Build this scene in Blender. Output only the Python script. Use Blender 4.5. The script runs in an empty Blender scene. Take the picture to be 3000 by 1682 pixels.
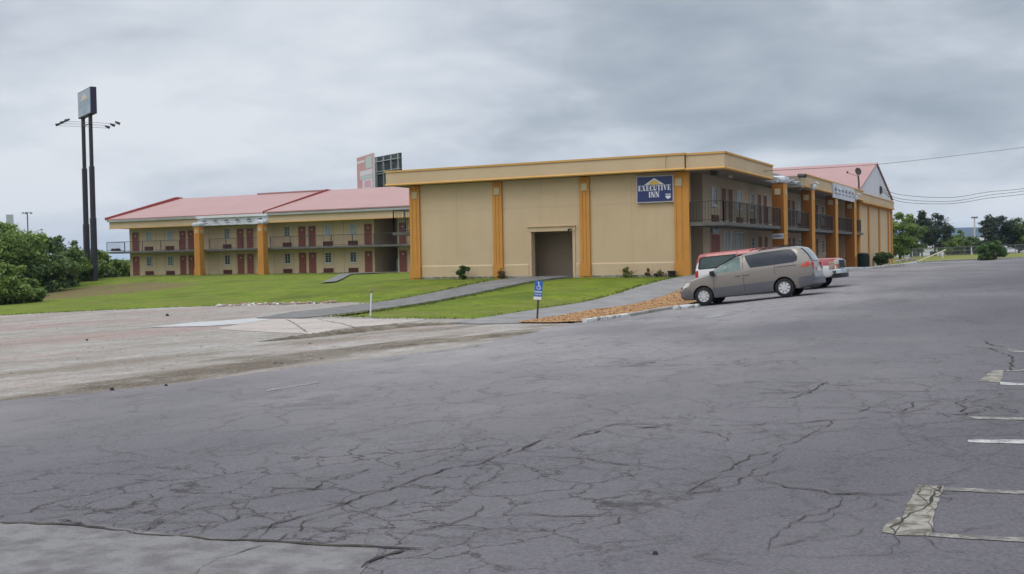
import bpy, bmesh, math, random
import numpy as np
from mathutils import Vector, Matrix, Euler
random.seed(7); rng=np.random.default_rng(7)
S=bpy.context.scene; COL=S.collection; D=bpy.data
# ---------------------------------------------------------------- camera
F=3245.; CX,CY=1500.,841.
CAM=np.array([16.8,-53.6,.93]); YAW,PITCH,ROLL=26.5,1.395,-1.06
cd=D.cameras.new('camera'); cam=D.objects.new('camera',cd); COL.objects.link(cam)
cd.sensor_width=36; cd.lens=36*F/3000; cd.clip_end=12000; cd.clip_start=.05
cam.matrix_world=Matrix.Translation(CAM)@Matrix.Rotation(math.radians(YAW),4,'Z')@Matrix.Rotation(math.radians(90-PITCH),4,'X')@Matrix.Rotation(math.radians(ROLL),4,'Z')
S.camera=cam
RM=np.array(cam.matrix_world.to_3x3())
# ---------------------------------------------------------------- world, overcast sky
W=D.worlds.new("World"); S.world=W; W.use_nodes=True
SUN_EL,SUN_ROT=math.radians(58),math.radians(200)
def build_world():
    nt=W.node_tree; N=nt.nodes; L=nt.links; N.clear()
    out=N.new('ShaderNodeOutputWorld'); mix=N.new('ShaderNodeMixShader')
    b1=N.new('ShaderNodeBackground'); b2=N.new('ShaderNodeBackground')
    sky=N.new('ShaderNodeTexSky'); sky.sky_type='NISHITA'; sky.sun_disc=False
    sky.sun_elevation=SUN_EL; sky.sun_rotation=SUN_ROT
    L.new(sky.outputs[0],b1.inputs[0]); b1.inputs[1].default_value=.09
    tc=N.new('ShaderNodeTexCoord'); sep=N.new('ShaderNodeSeparateXYZ'); L.new(tc.outputs['Generated'],sep.inputs[0])
    def math_(op,a,b=None,c=None):
        m=N.new('ShaderNodeMath'); m.operation=op
        for i,x in enumerate((a,b,c)):
            if x is None: continue
            if isinstance(x,(int,float)): m.inputs[i].default_value=x
            else: L.new(x,m.inputs[i])
        return m.outputs[0]
    z=math_('MAXIMUM',sep.outputs[2],0.0)
    zz=math_('ADD',z,.27)
    # the cloud deck drifts across in long rolls that run roughly east to west
    def dotp(vec):
        m=N.new('ShaderNodeVectorMath'); m.operation='DOT_PRODUCT'; L.new(tc.outputs['Generated'],m.inputs[0]); m.inputs[1].default_value=vec; return m.outputs['Value']
    aw=math.radians(20); cx=math_('DIVIDE',dotp((math.cos(aw),math.sin(aw),0)),zz); cy=math_('DIVIDE',dotp((-math.sin(aw),math.cos(aw),0)),zz)
    cmb=N.new('ShaderNodeCombineXYZ'); L.new(cx,cmb.inputs[0]); L.new(cy,cmb.inputs[1])
    def noise(scale,detail,rough,dist,loc,sc=(1,1,1),rot=0):
        mp=N.new('ShaderNodeMapping'); mp.inputs[1].default_value=loc; mp.inputs[3].default_value=sc
        mp.inputs[2].default_value=(0,0,rot)
        L.new(cmb.outputs[0],mp.inputs[0])
        n=N.new('ShaderNodeTexNoise'); n.inputs['Scale'].default_value=scale; n.inputs['Detail'].default_value=detail
        n.inputs['Roughness'].default_value=rough; n.inputs['Distortion'].default_value=dist
        L.new(mp.outputs[0],n.inputs[0]); return n.outputs[0]
    n1=noise(1.0,4,.46,.3,(3.1,7.7,0),(.75,1,1),.0)
    n2=noise(2.6,5,.5,.3,(1.3,2.2,4),(.85,1,1),.0)
    n3=noise(5.5,6,.55,.5,(6.3,1.2,2),(.9,1,1),.0)
    v=math_('ADD',math_('ADD',math_('MULTIPLY',n1,.58),math_('MULTIPLY',n2,.40)),math_('MULTIPLY',n3,.19)); v=math_('SUBTRACT',v,.060)
    # the cloud deck is thinner (brighter) towards the west, left of the view
    side=math_('ADD',math_('MULTIPLY',sep.outputs[0],-.8),math_('MULTIPLY',sep.outputs[1],-.42))
    side=math_('ADD',side,.13)
    v=math_('ADD',v,math_('MULTIPLY',side,.12))
    # individual banks of cloud and clear breaks, each at its own compass bearing and height in the sky
    def dot(vec):
        m=N.new('ShaderNodeVectorMath'); m.operation='DOT_PRODUCT'; L.new(tc.outputs['Generated'],m.inputs[0]); m.inputs[1].default_value=vec; return m.outputs['Value']
    for bear,elev,sb,se,amp in ((-13,6.3,9,1.3,-.07),(-26,8.0,9,1.5,-.02),(-2,7.5,7,1.1,-.03),(24,3.6,9,2.8,.10),(22,11.5,8,1.6,-.05),(6,10.5,9,2.2,.05),(-13.6,4.6,2.0,.7,.10),(15,1.2,8,.9,-.055),(-21,3.2,4,1.3,.035),(-8,12.5,6,1.8,-.03)):
        a=math.radians(bear+26.5); e_=math.radians(elev)
        fw=(-math.sin(a)*math.cos(e_),math.cos(a)*math.cos(e_),math.sin(e_)); rt=(math.cos(a),math.sin(a),0); upv=(math.sin(a)*math.sin(e_),-math.cos(a)*math.sin(e_),math.cos(e_))
        q1=math_('DIVIDE',dot(rt),math.tan(math.radians(sb))); q2=math_('DIVIDE',dot(upv),math.tan(math.radians(se)))
        g=math_('EXPONENT',math_('MULTIPLY',math_('ADD',math_('MULTIPLY',q1,q1),math_('MULTIPLY',q2,q2)),-.7)); g=math_('MULTIPLY',g,math_('GREATER_THAN',dot(fw),0.0))
        v=math_('ADD',v,math_('MULTIPLY',g,amp))
    r=N.new('ShaderNodeValToRGB'); L.new(v,r.inputs[0]); e=r.color_ramp.elements
    e[0].position=.34; e[0].color=(.35,.40,.465,1)
    e[1].position=.66; e[1].color=(.80,.83,.87,1)
    a=e.new(.43); a.color=(.46,.51,.575,1)
    a=e.new(.52); a.color=(.62,.67,.735,1)
    # overcast: the zenith is two to three times as bright as the horizon
    up=N.new('ShaderNodeMapRange'); up.inputs['From Min'].default_value=.22; up.inputs['From Max'].default_value=.75
    up.inputs['To Min'].default_value=1.; up.inputs['To Max'].default_value=2.5; L.new(sep.outputs[2],up.inputs[0])
    L.new(r.outputs[0],b2.inputs[0]); L.new(up.outputs[0],b2.inputs[1])
    mix.inputs[0].default_value=.93
    L.new(b1.outputs[0],mix.inputs[1]); L.new(b2.outputs[0],mix.inputs[2]); L.new(mix.outputs[0],out.inputs[0])
build_world()
sd=D.lights.new('sun','SUN'); sd.energy=.7; sd.angle=math.radians(20); sd.color=(1,.97,.93)
so=D.objects.new('sun',sd); COL.objects.link(so)
# light comes from high behind the camera's left, as the soft shadows under the cars show
so.rotation_euler=Vector((.35,.75,-1.25)).to_track_quat('-Z','Y').to_euler()
S.view_settings.view_transform='Standard'; S.view_settings.look='None'
S.view_settings.exposure=0.0; S.view_settings.gamma=1
S.render.engine='CYCLES'
# ---------------------------------------------------------------- terrain height
PTS=[(16.8,-53.6,-.67),(5,-48,-.74),(30,-48,-.55),(16,-66,-.72),(4.8,-36,-.84),(16,-35,-.62),(4.8,-24,-.92),(4.9,-20,-.95),(5.1,-15,-.95),(8.2,-15,-.53),(4.9,-9.5,-.76),(8.4,-10,-.39),(12,-22,-.5),(14,-5,-.2),(25,-15,-.35),
(2.6,4,-.02),(-1,0,0),(-8,0,0),(-16,0,0),(-8,-4,-.16),(0,-4,-.15),(-16,-4,-.18),(2.6,20,-.1),(3,38,-.32),(3,60,-.28),(25,15,-.1),(25,50,-.15),(50,70,-.15),(70,20,-.1),(60,-40,-.3),
(-5,-30,-.98),(-12,-22,-.98),(-20,-28,-1.08),(-35,-30,-1.2),(-15,-45,-.95),(-40,-55,-1.2),(-4,-18,-.86),(2,-18,-.84),(2,-8,-.42),(-5,-10,-.5),(-15,-9,-.9),(-25,-15,-1.0),(-22,-5,-.62),
(-30,8,-.4),(-40,20,-.15),(-42,36,0),(-58,36,0),(-74,36,-.03),(-60,24,-.1),(-76,26,-.25),(-45,0,-1.3),(-56,7,-1.5),(-66,20,-.9),(-85,20,-1.5),(-90,40,-1.0),(-70,-10,-1.8),(-60,-40,-1.6),(-100,10,-2.2),(-110,50,-1.6),(-20,40,0),(-20,15,0),(-10,70,-.2),(-60,80,-.5),(30,84,0.2),(5,88,0.15),(60,100,.55),(30,110,.75),(8,110,.6),(-30,120,-.3)]
P_=np.array(PTS); _n=len(P_)
def _k(r2): return np.sqrt(r2+4.0)
_M=np.zeros((_n+3,_n+3)); _M[:_n,:_n]=_k(((P_[:,None,:2]-P_[None,:,:2])**2).sum(-1)); _M[:_n,_n]=1; _M[:_n,_n+1:]=P_[:,:2]; _M[_n,:_n]=1; _M[_n+1:,:_n]=P_[:,:2].T
_M[:_n,:_n]-=np.eye(_n)*.6
_w=np.linalg.solve(_M,np.r_[P_[:,2],0,0,0])
def H(x,y):
    x=np.asarray(x,float); y=np.asarray(y,float)
    xc=np.clip(x,-115,75); yc=np.clip(y,-70,120)
    r=_k((xc[...,None]-P_[:,0])**2+(yc[...,None]-P_[:,1])**2)
    return r@_w[:_n]+_w[_n]+_w[_n+1]*xc+_w[_n+2]*yc
def h(x,y): return float(H(x,y))
def G(px,py):                                   # where the line of sight through a photo pixel meets the ground
    d=RM@np.array([(px-CX)/F,-(py-CY)/F,-1.]); t=3.
    while t<400:
        p=CAM+d*t
        if p[2]<h(p[0],p[1]):
            lo,hi=t/1.01,t
            for _ in range(22):
                m=(lo+hi)/2; p=CAM+d*m
                if p[2]<h(p[0],p[1]): hi=m
                else: lo=m
            p=CAM+d*hi; return (float(p[0]),float(p[1]))
        t*=1.01
    raise ValueError((px,py))
# ---------------------------------------------------------------- mesh helpers
class MB:
    def __init__(s): s.v=[]; s.f=[]; s.m=[]
    def add(s,vs,fs,m=0):
        b=len(s.v); s.v+= [tuple(map(float,v)) for v in vs]; s.f+=[tuple(b+i for i in f) for f in fs]; s.m+=[m]*len(fs); return s
    def box(s,x0,x1,y0,y1,z0,z1,m=0):
        vs=[(x,y,z) for z in (z0,z1) for y in (y0,y1) for x in (x0,x1)]
        return s.add(vs,[(0,2,3,1),(4,5,7,6),(0,1,5,4),(2,6,7,3),(0,4,6,2),(1,3,7,5)],m)
    def tube(s,pts,r,n=6,m=0,caps=True):
        pts=[Vector(p) for p in pts]; rs=r if isinstance(r,(list,tuple)) else [r]*len(pts); rings=[]
        for i,p in enumerate(pts):
            t=(pts[min(i+1,len(pts)-1)]-pts[max(i-1,0)]).normalized()
            a=t.cross(Vector((0,0,1)));
            if a.length<.05: a=t.cross(Vector((1,0,0)))
            a.normalize(); b=t.cross(a)
            rings.append([p+(a*math.cos(k*2*math.pi/n)+b*math.sin(k*2*math.pi/n))*rs[i] for k in range(n)])
        vs=[q for r_ in rings for q in r_]; fs=[]
        for i in range(len(pts)-1):
            for k in range(n): fs.append((i*n+k,i*n+(k+1)%n,(i+1)*n+(k+1)%n,(i+1)*n+k))
        if caps: fs.append(tuple(range(n))[::-1]); fs.append(tuple((len(pts)-1)*n+k for k in range(n)))
        return s.add(vs,fs,m)
    def prism(s,poly,fn,d0,d1,m=0):             # poly in 2D; fn(a,b,d) gives a point; extruded from d0 to d1
        n=len(poly); vs=[fn(a,b,d0) for a,b in poly]+[fn(a,b,d1) for a,b in poly]
        fs=[tuple(range(n))[::-1],tuple(range(n,2*n))]+[(i,(i+1)%n,n+(i+1)%n,n+i) for i in range(n)]
        return s.add(vs,fs,m)
    def build(s,name,mats,parent=None,smooth=False,normals=True):
        me=D.meshes.new(name); me.from_pydata(s.v,[],s.f)
        mats=mats if isinstance(mats,(list,tuple)) else [mats]
        for m in mats: me.materials.append(m)
        me.polygons.foreach_set('material_index',s.m)
        if smooth: me.polygons.foreach_set('use_smooth',[True]*len(s.f))
        me.update()
        if normals:
            bm=bmesh.new(); bm.from_mesh(me); bmesh.ops.recalc_face_normals(bm,faces=bm.faces); bm.to_mesh(me); bm.free()
        if smooth: me.set_sharp_from_angle(angle=math.radians(40))
        o=D.objects.new(name,me); COL.objects.link(o)
        if parent: o.parent=parent
        return o
def bevel(o,w=.01,seg=2):
    m=o.modifiers.new('bevel','BEVEL'); m.width=w; m.segments=seg; m.limit_method='ANGLE'; return o
def tag(o,label=None,cat=None,group=None,kind=None):
    if label: o['label']=label
    if cat: o['category']=cat
    if group: o['group']=group
    if kind: o['kind']=kind
    return o
def empty(name,loc=(0,0,0),rot=(0,0,0)):
    o=D.objects.new(name,None); COL.objects.link(o); o.location=loc; o.rotation_euler=rot; o.empty_display_size=.3; return o
FX=lambda v0:(lambda a,b,d:(a,v0-d,b))          # wall facing -y : a along x, b height, d outward
RX=lambda u0:(lambda a,b,d:(u0+d,a,b))          # wall facing +x : a along y, b height, d outward
def wbox(mb,fn,a0,a1,b0,b1,d0,d1,m=0): return mb.prism([(a0,b0),(a1,b0),(a1,b1),(a0,b1)],fn,d0,d1,m)
# ---------------------------------------------------------------- materials
def mat(name,col,rough=.8,col2=None,nscale=4.,ndet=6,nlo=.35,nhi=.65,bump=0.,bscale=30.,metal=0.,spec=.4,coat=0.,stretch=None,extra=None,gen='Object'):
    m=D.materials.new(name); m.use_nodes=True; nt=m.node_tree; N=nt.nodes; L=nt.links
    p=N['Principled BSDF']; p.inputs['Roughness'].default_value=rough; p.inputs['Metallic'].default_value=metal
    p.inputs['Specular IOR Level'].default_value=spec
    if coat: p.inputs['Coat Weight'].default_value=coat; p.inputs['Coat Roughness'].default_value=.06
    tc=N.new('ShaderNodeTexCoord'); mp=N.new('ShaderNodeMapping'); L.new(tc.outputs[gen],mp.inputs[0])
    if stretch: mp.inputs[3].default_value=stretch
    c=(*col,1); last=None
    if col2 is None: p.inputs['Base Color'].default_value=c
    else:
        n=N.new('ShaderNodeTexNoise'); n.inputs['Scale'].default_value=nscale; n.inputs['Detail'].default_value=ndet; n.inputs['Roughness'].default_value=.62
        L.new(mp.outputs[0],n.inputs[0]); r=N.new('ShaderNodeValToRGB'); L.new(n.outputs[0],r.inputs[0])
        e=r.color_ramp.elements; e[0].position=nlo; e[1].position=nhi; e[0].color=c; e[1].color=(*col2,1)
        last=r.outputs[0]; L.new(last,p.inputs['Base Color'])
    if bump:
        n2=N.new('ShaderNodeTexNoise'); n2.inputs['Scale'].default_value=bscale; n2.inputs['Detail'].default_value=5
        L.new(tc.outputs[gen],n2.inputs[0]); b=N.new('ShaderNodeBump'); b.inputs['Strength'].default_value=bump; b.inputs['Distance'].default_value=.02
        L.new(n2.outputs[0],b.inputs['Height']); L.new(b.outputs[0],p.inputs['Normal'])
    if extra: extra(nt,p,last,tc)
    return m
def nmix(nt,fac,a,b,mode='MIX'):
    x=nt.nodes.new('ShaderNodeMix'); x.data_type='RGBA'; x.blend_type=mode
    for i,v in ((0,fac),(6,a),(7,b)):
        if isinstance(v,(int,float)): x.inputs[i].default_value=v
        elif isinstance(v,tuple): x.inputs[i].default_value=(*v,1) if len(v)==3 else v
        else: nt.links.new(v,x.inputs[i])
    return x.outputs[2]
def nnoise(nt,tc,scale,det=5,lo=.4,hi=.6,stretch=None,rough=.6,dist=0.,loc=None,rot=None,gen='Object'):
    N=nt.nodes; L=nt.links
    n=N.new('ShaderNodeTexNoise'); n.inputs['Scale'].default_value=scale; n.inputs['Detail'].default_value=det; n.inputs['Roughness'].default_value=rough; n.inputs['Distortion'].default_value=dist
    mp=N.new('ShaderNodeMapping'); L.new(tc.outputs[gen],mp.inputs[0])
    if stretch: mp.inputs[3].default_value=stretch
    if loc: mp.inputs[1].default_value=loc
    if rot: mp.inputs[2].default_value=rot
    L.new(mp.outputs[0],n.inputs[0])
    r=N.new('ShaderNodeMapRange'); r.inputs['From Min'].default_value=lo; r.inputs['From Max'].default_value=hi; L.new(n.outputs[0],r.inputs[0]); return r.outputs[0]
def nmath(nt,op,a,b=None):
    m=nt.nodes.new('ShaderNodeMath'); m.operation=op; m.use_clamp=False
    for i,x in enumerate((a,b)):
        if x is None: continue
        if isinstance(x,(int,float)): m.inputs[i].default_value=x
        else: nt.links.new(x,m.inputs[i])
    return m.outputs[0]
def xasphalt(nt,p,last,tc):
    ZA=G(560,1540); ZB=G(1050,1470); ZC=G(2600,1120)
    # large tonal drifts, streaks along the traffic lane, fine crazing, aggregate speckle
    c=last
    sx=nt.nodes.new('ShaderNodeSeparateXYZ'); nt.links.new(tc.outputs['Object'],sx.inputs[0])
    d=nt.nodes.new('ShaderNodeMapRange'); d.inputs['From Min'].default_value=20; d.inputs['From Max'].default_value=6.5; nt.links.new(sx.outputs[0],d.inputs[0])
    # dust washed off the gravel lies on the tarmac beside it and thins out away from it
    c=nmix(nt,nmath(nt,'MULTIPLY',d.outputs[0],nmath(nt,'ADD',nmath(nt,'MULTIPLY',nnoise(nt,tc,.25,5,.35,.65,(1,.4,1)),.42),.46)),c,(.46,.43,.41)); dinv=nmath(nt,'SUBTRACT',1.0,nmath(nt,'MULTIPLY',d.outputs[0],.60))
    c=nmix(nt,nmath(nt,'MULTIPLY',nnoise(nt,tc,.09,3,.42,.62),.45),c,(.072,.067,.083))
    c=nmix(nt,nmath(nt,'MULTIPLY',nnoise(nt,tc,.8,5,.5,.7,(1,.12,1),.7),.28),c,(.15,.14,.142))
    c=nmix(nt,nmath(nt,'MULTIPLY',nnoise(nt,tc,1.7,7,.56,.66,(1,.35,1),.7),.40),c,(.10,.095,.09))
    v=nt.nodes.new('ShaderNodeTexVoronoi'); v.feature='DISTANCE_TO_EDGE'; v.inputs['Scale'].default_value=1.15
    mp=nt.nodes.new('ShaderNodeMapping'); mp.inputs[3].default_value=(1.25,.7,1); mp.inputs[2].default_value=(0,0,.4)
    nz=nt.nodes.new('ShaderNodeTexNoise'); nz.inputs['Scale'].default_value=1.6; nz.inputs['Detail'].default_value=6
    nt.links.new(tc.outputs['Object'],nz.inputs[0])
    ad=nt.nodes.new('ShaderNodeVectorMath'); ad.operation='MULTIPLY_ADD'; nt.links.new(nz.outputs['Color'],ad.inputs[0]); ad.inputs[1].default_value=(.9,.9,0); nt.links.new(tc.outputs['Object'],ad.inputs[2])
    nt.links.new(ad.outputs[0],mp.inputs[0]); nt.links.new(mp.outputs[0],v.inputs[0])
    r=nt.nodes.new('ShaderNodeMapRange'); r.inputs['From Min'].default_value=.030; r.inputs['From Max'].default_value=.006; nt.links.new(v.outputs['Distance'],r.inputs[0])
    msk=nnoise(nt,tc,.21,4,.44,.56,None,.6,0,(7,3,0))
    k=nmath(nt,'MULTIPLY',nmath(nt,'MULTIPLY',r.outputs[0],nmath(nt,'MULTIPLY',msk,dinv)),.65)
    c=nmix(nt,k,c,(.05,.048,.042))
    def craze(scale,w0,w1,stretch,rot,amt,mask,ds=1.6,da=.9):
        v=nt.nodes.new('ShaderNodeTexVoronoi'); v.feature='DISTANCE_TO_EDGE'; v.inputs['Scale'].default_value=scale
        mp=nt.nodes.new('ShaderNodeMapping'); mp.inputs[3].default_value=stretch; mp.inputs[2].default_value=(0,0,rot)
        nz=nt.nodes.new('ShaderNodeTexNoise'); nz.inputs['Scale'].default_value=ds; nz.inputs['Detail'].default_value=8; nz.inputs['Roughness'].default_value=.65
        nt.links.new(tc.outputs['Object'],nz.inputs[0]); ad=nt.nodes.new('ShaderNodeVectorMath'); ad.operation='MULTIPLY_ADD'; nt.links.new(nz.outputs['Color'],ad.inputs[0]); ad.inputs[1].default_value=(da,da,0); nt.links.new(tc.outputs['Object'],ad.inputs[2])
        nt.links.new(ad.outputs[0],mp.inputs[0]); nt.links.new(mp.outputs[0],v.inputs[0])
        r=nt.nodes.new('ShaderNodeMapRange'); r.inputs['From Min'].default_value=w0; r.inputs['From Max'].default_value=w1; nt.links.new(v.outputs['Distance'],r.inputs[0])
        return nmath(nt,'MULTIPLY',nmath(nt,'MULTIPLY',r.outputs[0],mask),amt)
    # alligator cracking where the old surface has broken up, finer long cracks everywhere
    def zone(cx,cy,rx_,ry_):
        a=nmath(nt,'DIVIDE',nmath(nt,'SUBTRACT',sx.outputs[0],cx),rx_); b=nmath(nt,'DIVIDE',nmath(nt,'SUBTRACT',sx.outputs[1],cy),ry_)
        q=nmath(nt,'SUBTRACT',1.0,nmath(nt,'ADD',nmath(nt,'MULTIPLY',a,a),nmath(nt,'MULTIPLY',b,b))); k=nt.nodes.new('ShaderNodeClamp'); nt.links.new(nmath(nt,'MULTIPLY',q,1.8),k.inputs[0]); return k.outputs[0]
    zz=nmath(nt,'MAXIMUM',zone(ZA[0],ZA[1],3.2,2.0),zone(ZB[0],ZB[1],2.6,3.0)); zz=nmath(nt,'MAXIMUM',zz,nmath(nt,'MULTIPLY',zone(ZC[0],ZC[1],7,5),nnoise(nt,tc,.5,4,.5,.6)))
    c=nmix(nt,craze(1.9,.032,.008,(1.15,.75,1),.5,.95,zz),c,(.045,.042,.038))
    c=nmix(nt,craze(.42,.012,.003,(1.2,.75,1),.3,.55,nmath(nt,'MULTIPLY',dinv,nnoise(nt,tc,.4,3,.38,.50,None,.6,0,(3,4,0))),2.2,1.3),c,(.05,.047,.042))
    c=nmix(nt,craze(.85,.018,.005,(1,.8,1),.9,.45,nmath(nt,'MULTIPLY',dinv,nnoise(nt,tc,.16,4,.42,.54,None,.6,0,(9,1,0))),2.5,1.1),c,(.05,.047,.042))
    sp=nnoise(nt,tc,38,4,.36,.68,None,.85)
    c=nmix(nt,nmath(nt,'MULTIPLY',nnoise(nt,tc,4.5,6,.56,.70,None,.8,0,(5,5,0)),.55),c,(.06,.056,.055))
    c=nmix(nt,.34,c,nmix(nt,sp,(.030,.028,.034),(.215,.205,.222)))
    nt.links.new(c,p.inputs['Base Color'])
M={}
M['asphalt']=mat('asphalt',(.060,.054,.070),.88,(.078,.070,.087),.6,6,.35,.65,bump=.55,bscale=90,spec=.06,extra=xasphalt)
M['asphalt_old']=mat('asphalt_old',(.145,.137,.137),.9,(.215,.205,.203),5,8,.40,.60,bump=.8,bscale=60,spec=.06)
M['crack']=mat('crack',(.036,.034,.032),.95,(.080,.072,.055),5,5,.42,.60,spec=.1)
def xgrass(nt,p,last,tc):
    c=last
    c=nmix(nt,nmath(nt,'MULTIPLY',nnoise(nt,tc,.28,5,.5,.68,(1,1.6,1),.65),.6),c,(.20,.165,.06))
    c=nmix(nt,nmath(nt,'MULTIPLY',nnoise(nt,tc,.16,4,.55,.68,None,.6,0,(4,9,0)),.7),c,(.065,.095,.015))
    # the worn brown scrape on the bank below the big road sign
    sx=nt.nodes.new('ShaderNodeSeparateXYZ'); nt.links.new(tc.outputs['Object'],sx.inputs[0])
    def bell(o,c0,w):
        d=nmath(nt,'DIVIDE',nmath(nt,'SUBTRACT',sx.outputs[o],c0),w); return nmath(nt,'MULTIPLY',d,d)
    a=nmath(nt,'SUBTRACT',1.0,nmath(nt,'ADD',bell(0,-57,12),bell(1,13,8.5)))
    a=nmath(nt,'MULTIPLY',a,2.4); mr=nt.nodes.new('ShaderNodeClamp'); nt.links.new(a,mr.inputs[0])
    c=nmix(nt,nmath(nt,'MULTIPLY',mr.outputs[0],nnoise(nt,tc,.9,6,.28,.52)),c,(.20,.13,.075))
    # beyond the tarmac at the back the grass is drier
    b=nt.nodes.new('ShaderNodeMapRange'); b.inputs['From Min'].default_value=66; b.inputs['From Max'].default_value=84; nt.links.new(sx.outputs[1],b.inputs[0])
    c=nmix(nt,nmath(nt,'MULTIPLY',b.outputs[0],nnoise(nt,tc,.5,5,.32,.62)),c,(.30,.26,.10))
    c=nmix(nt,nmath(nt,'MULTIPLY',nnoise(nt,tc,2.2,6,.45,.65,(1,1.8,1),.75),.55),c,(.055,.075,.014))
    c=nmix(nt,nmath(nt,'MULTIPLY',nnoise(nt,tc,9,5,.35,.7,None,.75),.6),c,(.045,.06,.014))
    nt.links.new(c,p.inputs['Base Color'])
M['grass']=mat('grass',(.125,.18,.012),.95,(.20,.245,.022),.7,7,.38,.62,bump=1.,bscale=16,spec=.1,extra=xgrass)
def xgravel(nt,p,last,tc):
    c=last
    sx=nt.nodes.new('ShaderNodeSeparateXYZ'); nt.links.new(tc.outputs['Object'],sx.inputs[0])
    c=nmix(nt,nmath(nt,'MULTIPLY',nnoise(nt,tc,.22,5,.47,.62,(1,.4,1),.65,0,(2,1,0)),.75),c,(.34,.225,.205))   # reddish crushed stone
    c=nmix(nt,nmath(nt,'MULTIPLY',nnoise(nt,tc,.5,6,.50,.64,(1,.22,1),.65,0,(8,5,0)),.75),c,(.41,.39,.37))
    def band(o,c0,w):
        d=nmath(nt,'DIVIDE',nmath(nt,'SUBTRACT',sx.outputs[o],c0),w); d=nmath(nt,'SUBTRACT',1.0,nmath(nt,'MULTIPLY',d,d))
        k=nt.nodes.new('ShaderNodeClamp'); nt.links.new(d,k.inputs[0]); return k.outputs[0]
    e=nmath(nt,'MULTIPLY',band(0,4.1,1.1),nnoise(nt,tc,.55,6,.43,.55,(1,.4,1),.7))
    c=nmix(nt,nmath(nt,'MULTIPLY',e,.85),c,(.14,.115,.085))                            # wet soil washed along the tarmac edge
    def blot(cx,cy,rx_,ry_,amt,col,lo=.38,hi=.56,seed=0):
        a=nmath(nt,'DIVIDE',nmath(nt,'SUBTRACT',sx.outputs[0],cx),rx_); b=nmath(nt,'DIVIDE',nmath(nt,'SUBTRACT',sx.outputs[1],cy),ry_)
        q=nmath(nt,'SUBTRACT',1.0,nmath(nt,'ADD',nmath(nt,'MULTIPLY',a,a),nmath(nt,'MULTIPLY',b,b))); k=nt.nodes.new('ShaderNodeClamp'); nt.links.new(nmath(nt,'MULTIPLY',q,2.2),k.inputs[0])
        return nmix(nt,nmath(nt,'MULTIPLY',nmath(nt,'MULTIPLY',k.outputs[0],nnoise(nt,tc,1.6,7,lo,hi,(1,.5,1),.75,0,(seed,seed*2,0))),amt),c,col)
    for k_,(px_,py_,rx_,ry_,am_) in enumerate(((470,1113,.9,1.9,.95),(700,1078,.8,1.9,.9),(1150,1012,.8,2.3,.9),(1500,985,.8,2.6,.85),(900,1040,.7,2.0,.7),(250,1150,.6,1.6,.7),(700,1050,.35,1.2,.7),(60,1175,.5,1.5,.5),(1300,965,.5,2.2,.6))):
        gx,gy=G(px_,py_); c=blot(gx,gy,rx_,ry_,am_,(.095,.074,.052),.33,.52,k_)
    e=nmath(nt,'MULTIPLY',band(0,1.0,.9),nnoise(nt,tc,.7,6,.42,.58,(1,.4,1),.7,0,(3,3,0)))
    c=nmix(nt,nmath(nt,'MULTIPLY',e,.8),c,(.17,.135,.095))
    c=nmix(nt,nmath(nt,'MULTIPLY',nnoise(nt,tc,3.2,6,.46,.64,(1,.5,1),.75,0,(1,9,0)),.55),c,(.20,.165,.135))
    c=nmix(nt,nmath(nt,'MULTIPLY',nnoise(nt,tc,.9,6,.50,.62,(1,.25,1),.7,0,(5,2,0)),.5),c,(.20,.17,.14))
    c=nmix(nt,nmath(nt,'MULTIPLY',nnoise(nt,tc,9,5,.42,.66,None,.85),.60),c,(.15,.135,.115))
    c=nmix(nt,nmath(nt,'MULTIPLY',nnoise(nt,tc,16,3,.56,.68,None,.85),.6),c,(.50,.48,.45))
    nt.links.new(c,p.inputs['Base Color'])
M['gravel']=mat('gravel',(.285,.258,.228),.95,(.355,.33,.30),1.2,7,.35,.65,bump=1.,bscale=22,spec=.05,extra=xgravel)
M['slab']=mat('slab',(.34,.295,.26),.9,(.40,.35,.315),1.5,6,.35,.65,bump=.3,bscale=30,stretch=(1,.5,1))
M['slabwhite']=mat('slabwhite',(.35,.345,.345),.85,(.43,.425,.425),1.5,6,.35,.65,bump=.3,bscale=30)
M['dirt']=mat('dirt',(.095,.075,.055),.97,(.19,.155,.115),1.8,7,.38,.62,bump=1.,bscale=20)
M['pathdark']=mat('pathdark',(.11,.105,.10),.92,(.175,.167,.16),1.6,7,.35,.65,bump=.5,bscale=30)
M['path']=mat('path',(.165,.157,.152),.9,(.23,.22,.213),1.1,7,.35,.65,bump=.4,bscale=40)
M['kerb']=mat('kerb',(.30,.285,.26),.9,(.20,.185,.16),2,6,.4,.65,bump=.5,bscale=30)
M['kerbwhite']=mat('kerbwhite',(.60,.60,.58),.85,(.25,.24,.22),4,6,.50,.62,bump=.5,bscale=30)
def xpaint(nt,p,last,tc):
    # worn road paint: the tarmac shows through where the paint has flaked
    c=nmix(nt,nnoise(nt,tc,6,8,.44,.60,None,.85),(.46,.45,.43),(.12,.112,.12)); nt.links.new(c,p.inputs['Base Color'])
M['paint']=mat('paint',(.5,.5,.5),.85,extra=xpaint,bump=.4,bscale=70)
def xpaint2(nt,p,last,tc):
    c=nmix(nt,nnoise(nt,tc,7,8,.40,.54,None,.85),(.32,.305,.265),(.115,.107,.10)); nt.links.new(c,p.inputs['Base Color'])
M['paintworn']=mat('paintworn',(.5,.5,.5),.85,extra=xpaint2,bump=.4,bscale=70)
def xpaint3(nt,p,last,tc):
    c=nmix(nt,nnoise(nt,tc,3,7,.40,.56,(1,.5,1),.75),(.24,.23,.23),(.15,.14,.15)); nt.links.new(c,p.inputs['Base Color'])
M['paintfaint']=mat('paintfaint',(.5,.5,.5),.85,extra=xpaint3,bump=.4,bscale=70)
M['paintstub']=mat('paintstub',(.27,.25,.215),.9,(.095,.082,.060),8,8,.42,.62,bump=.5,bscale=60)
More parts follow.
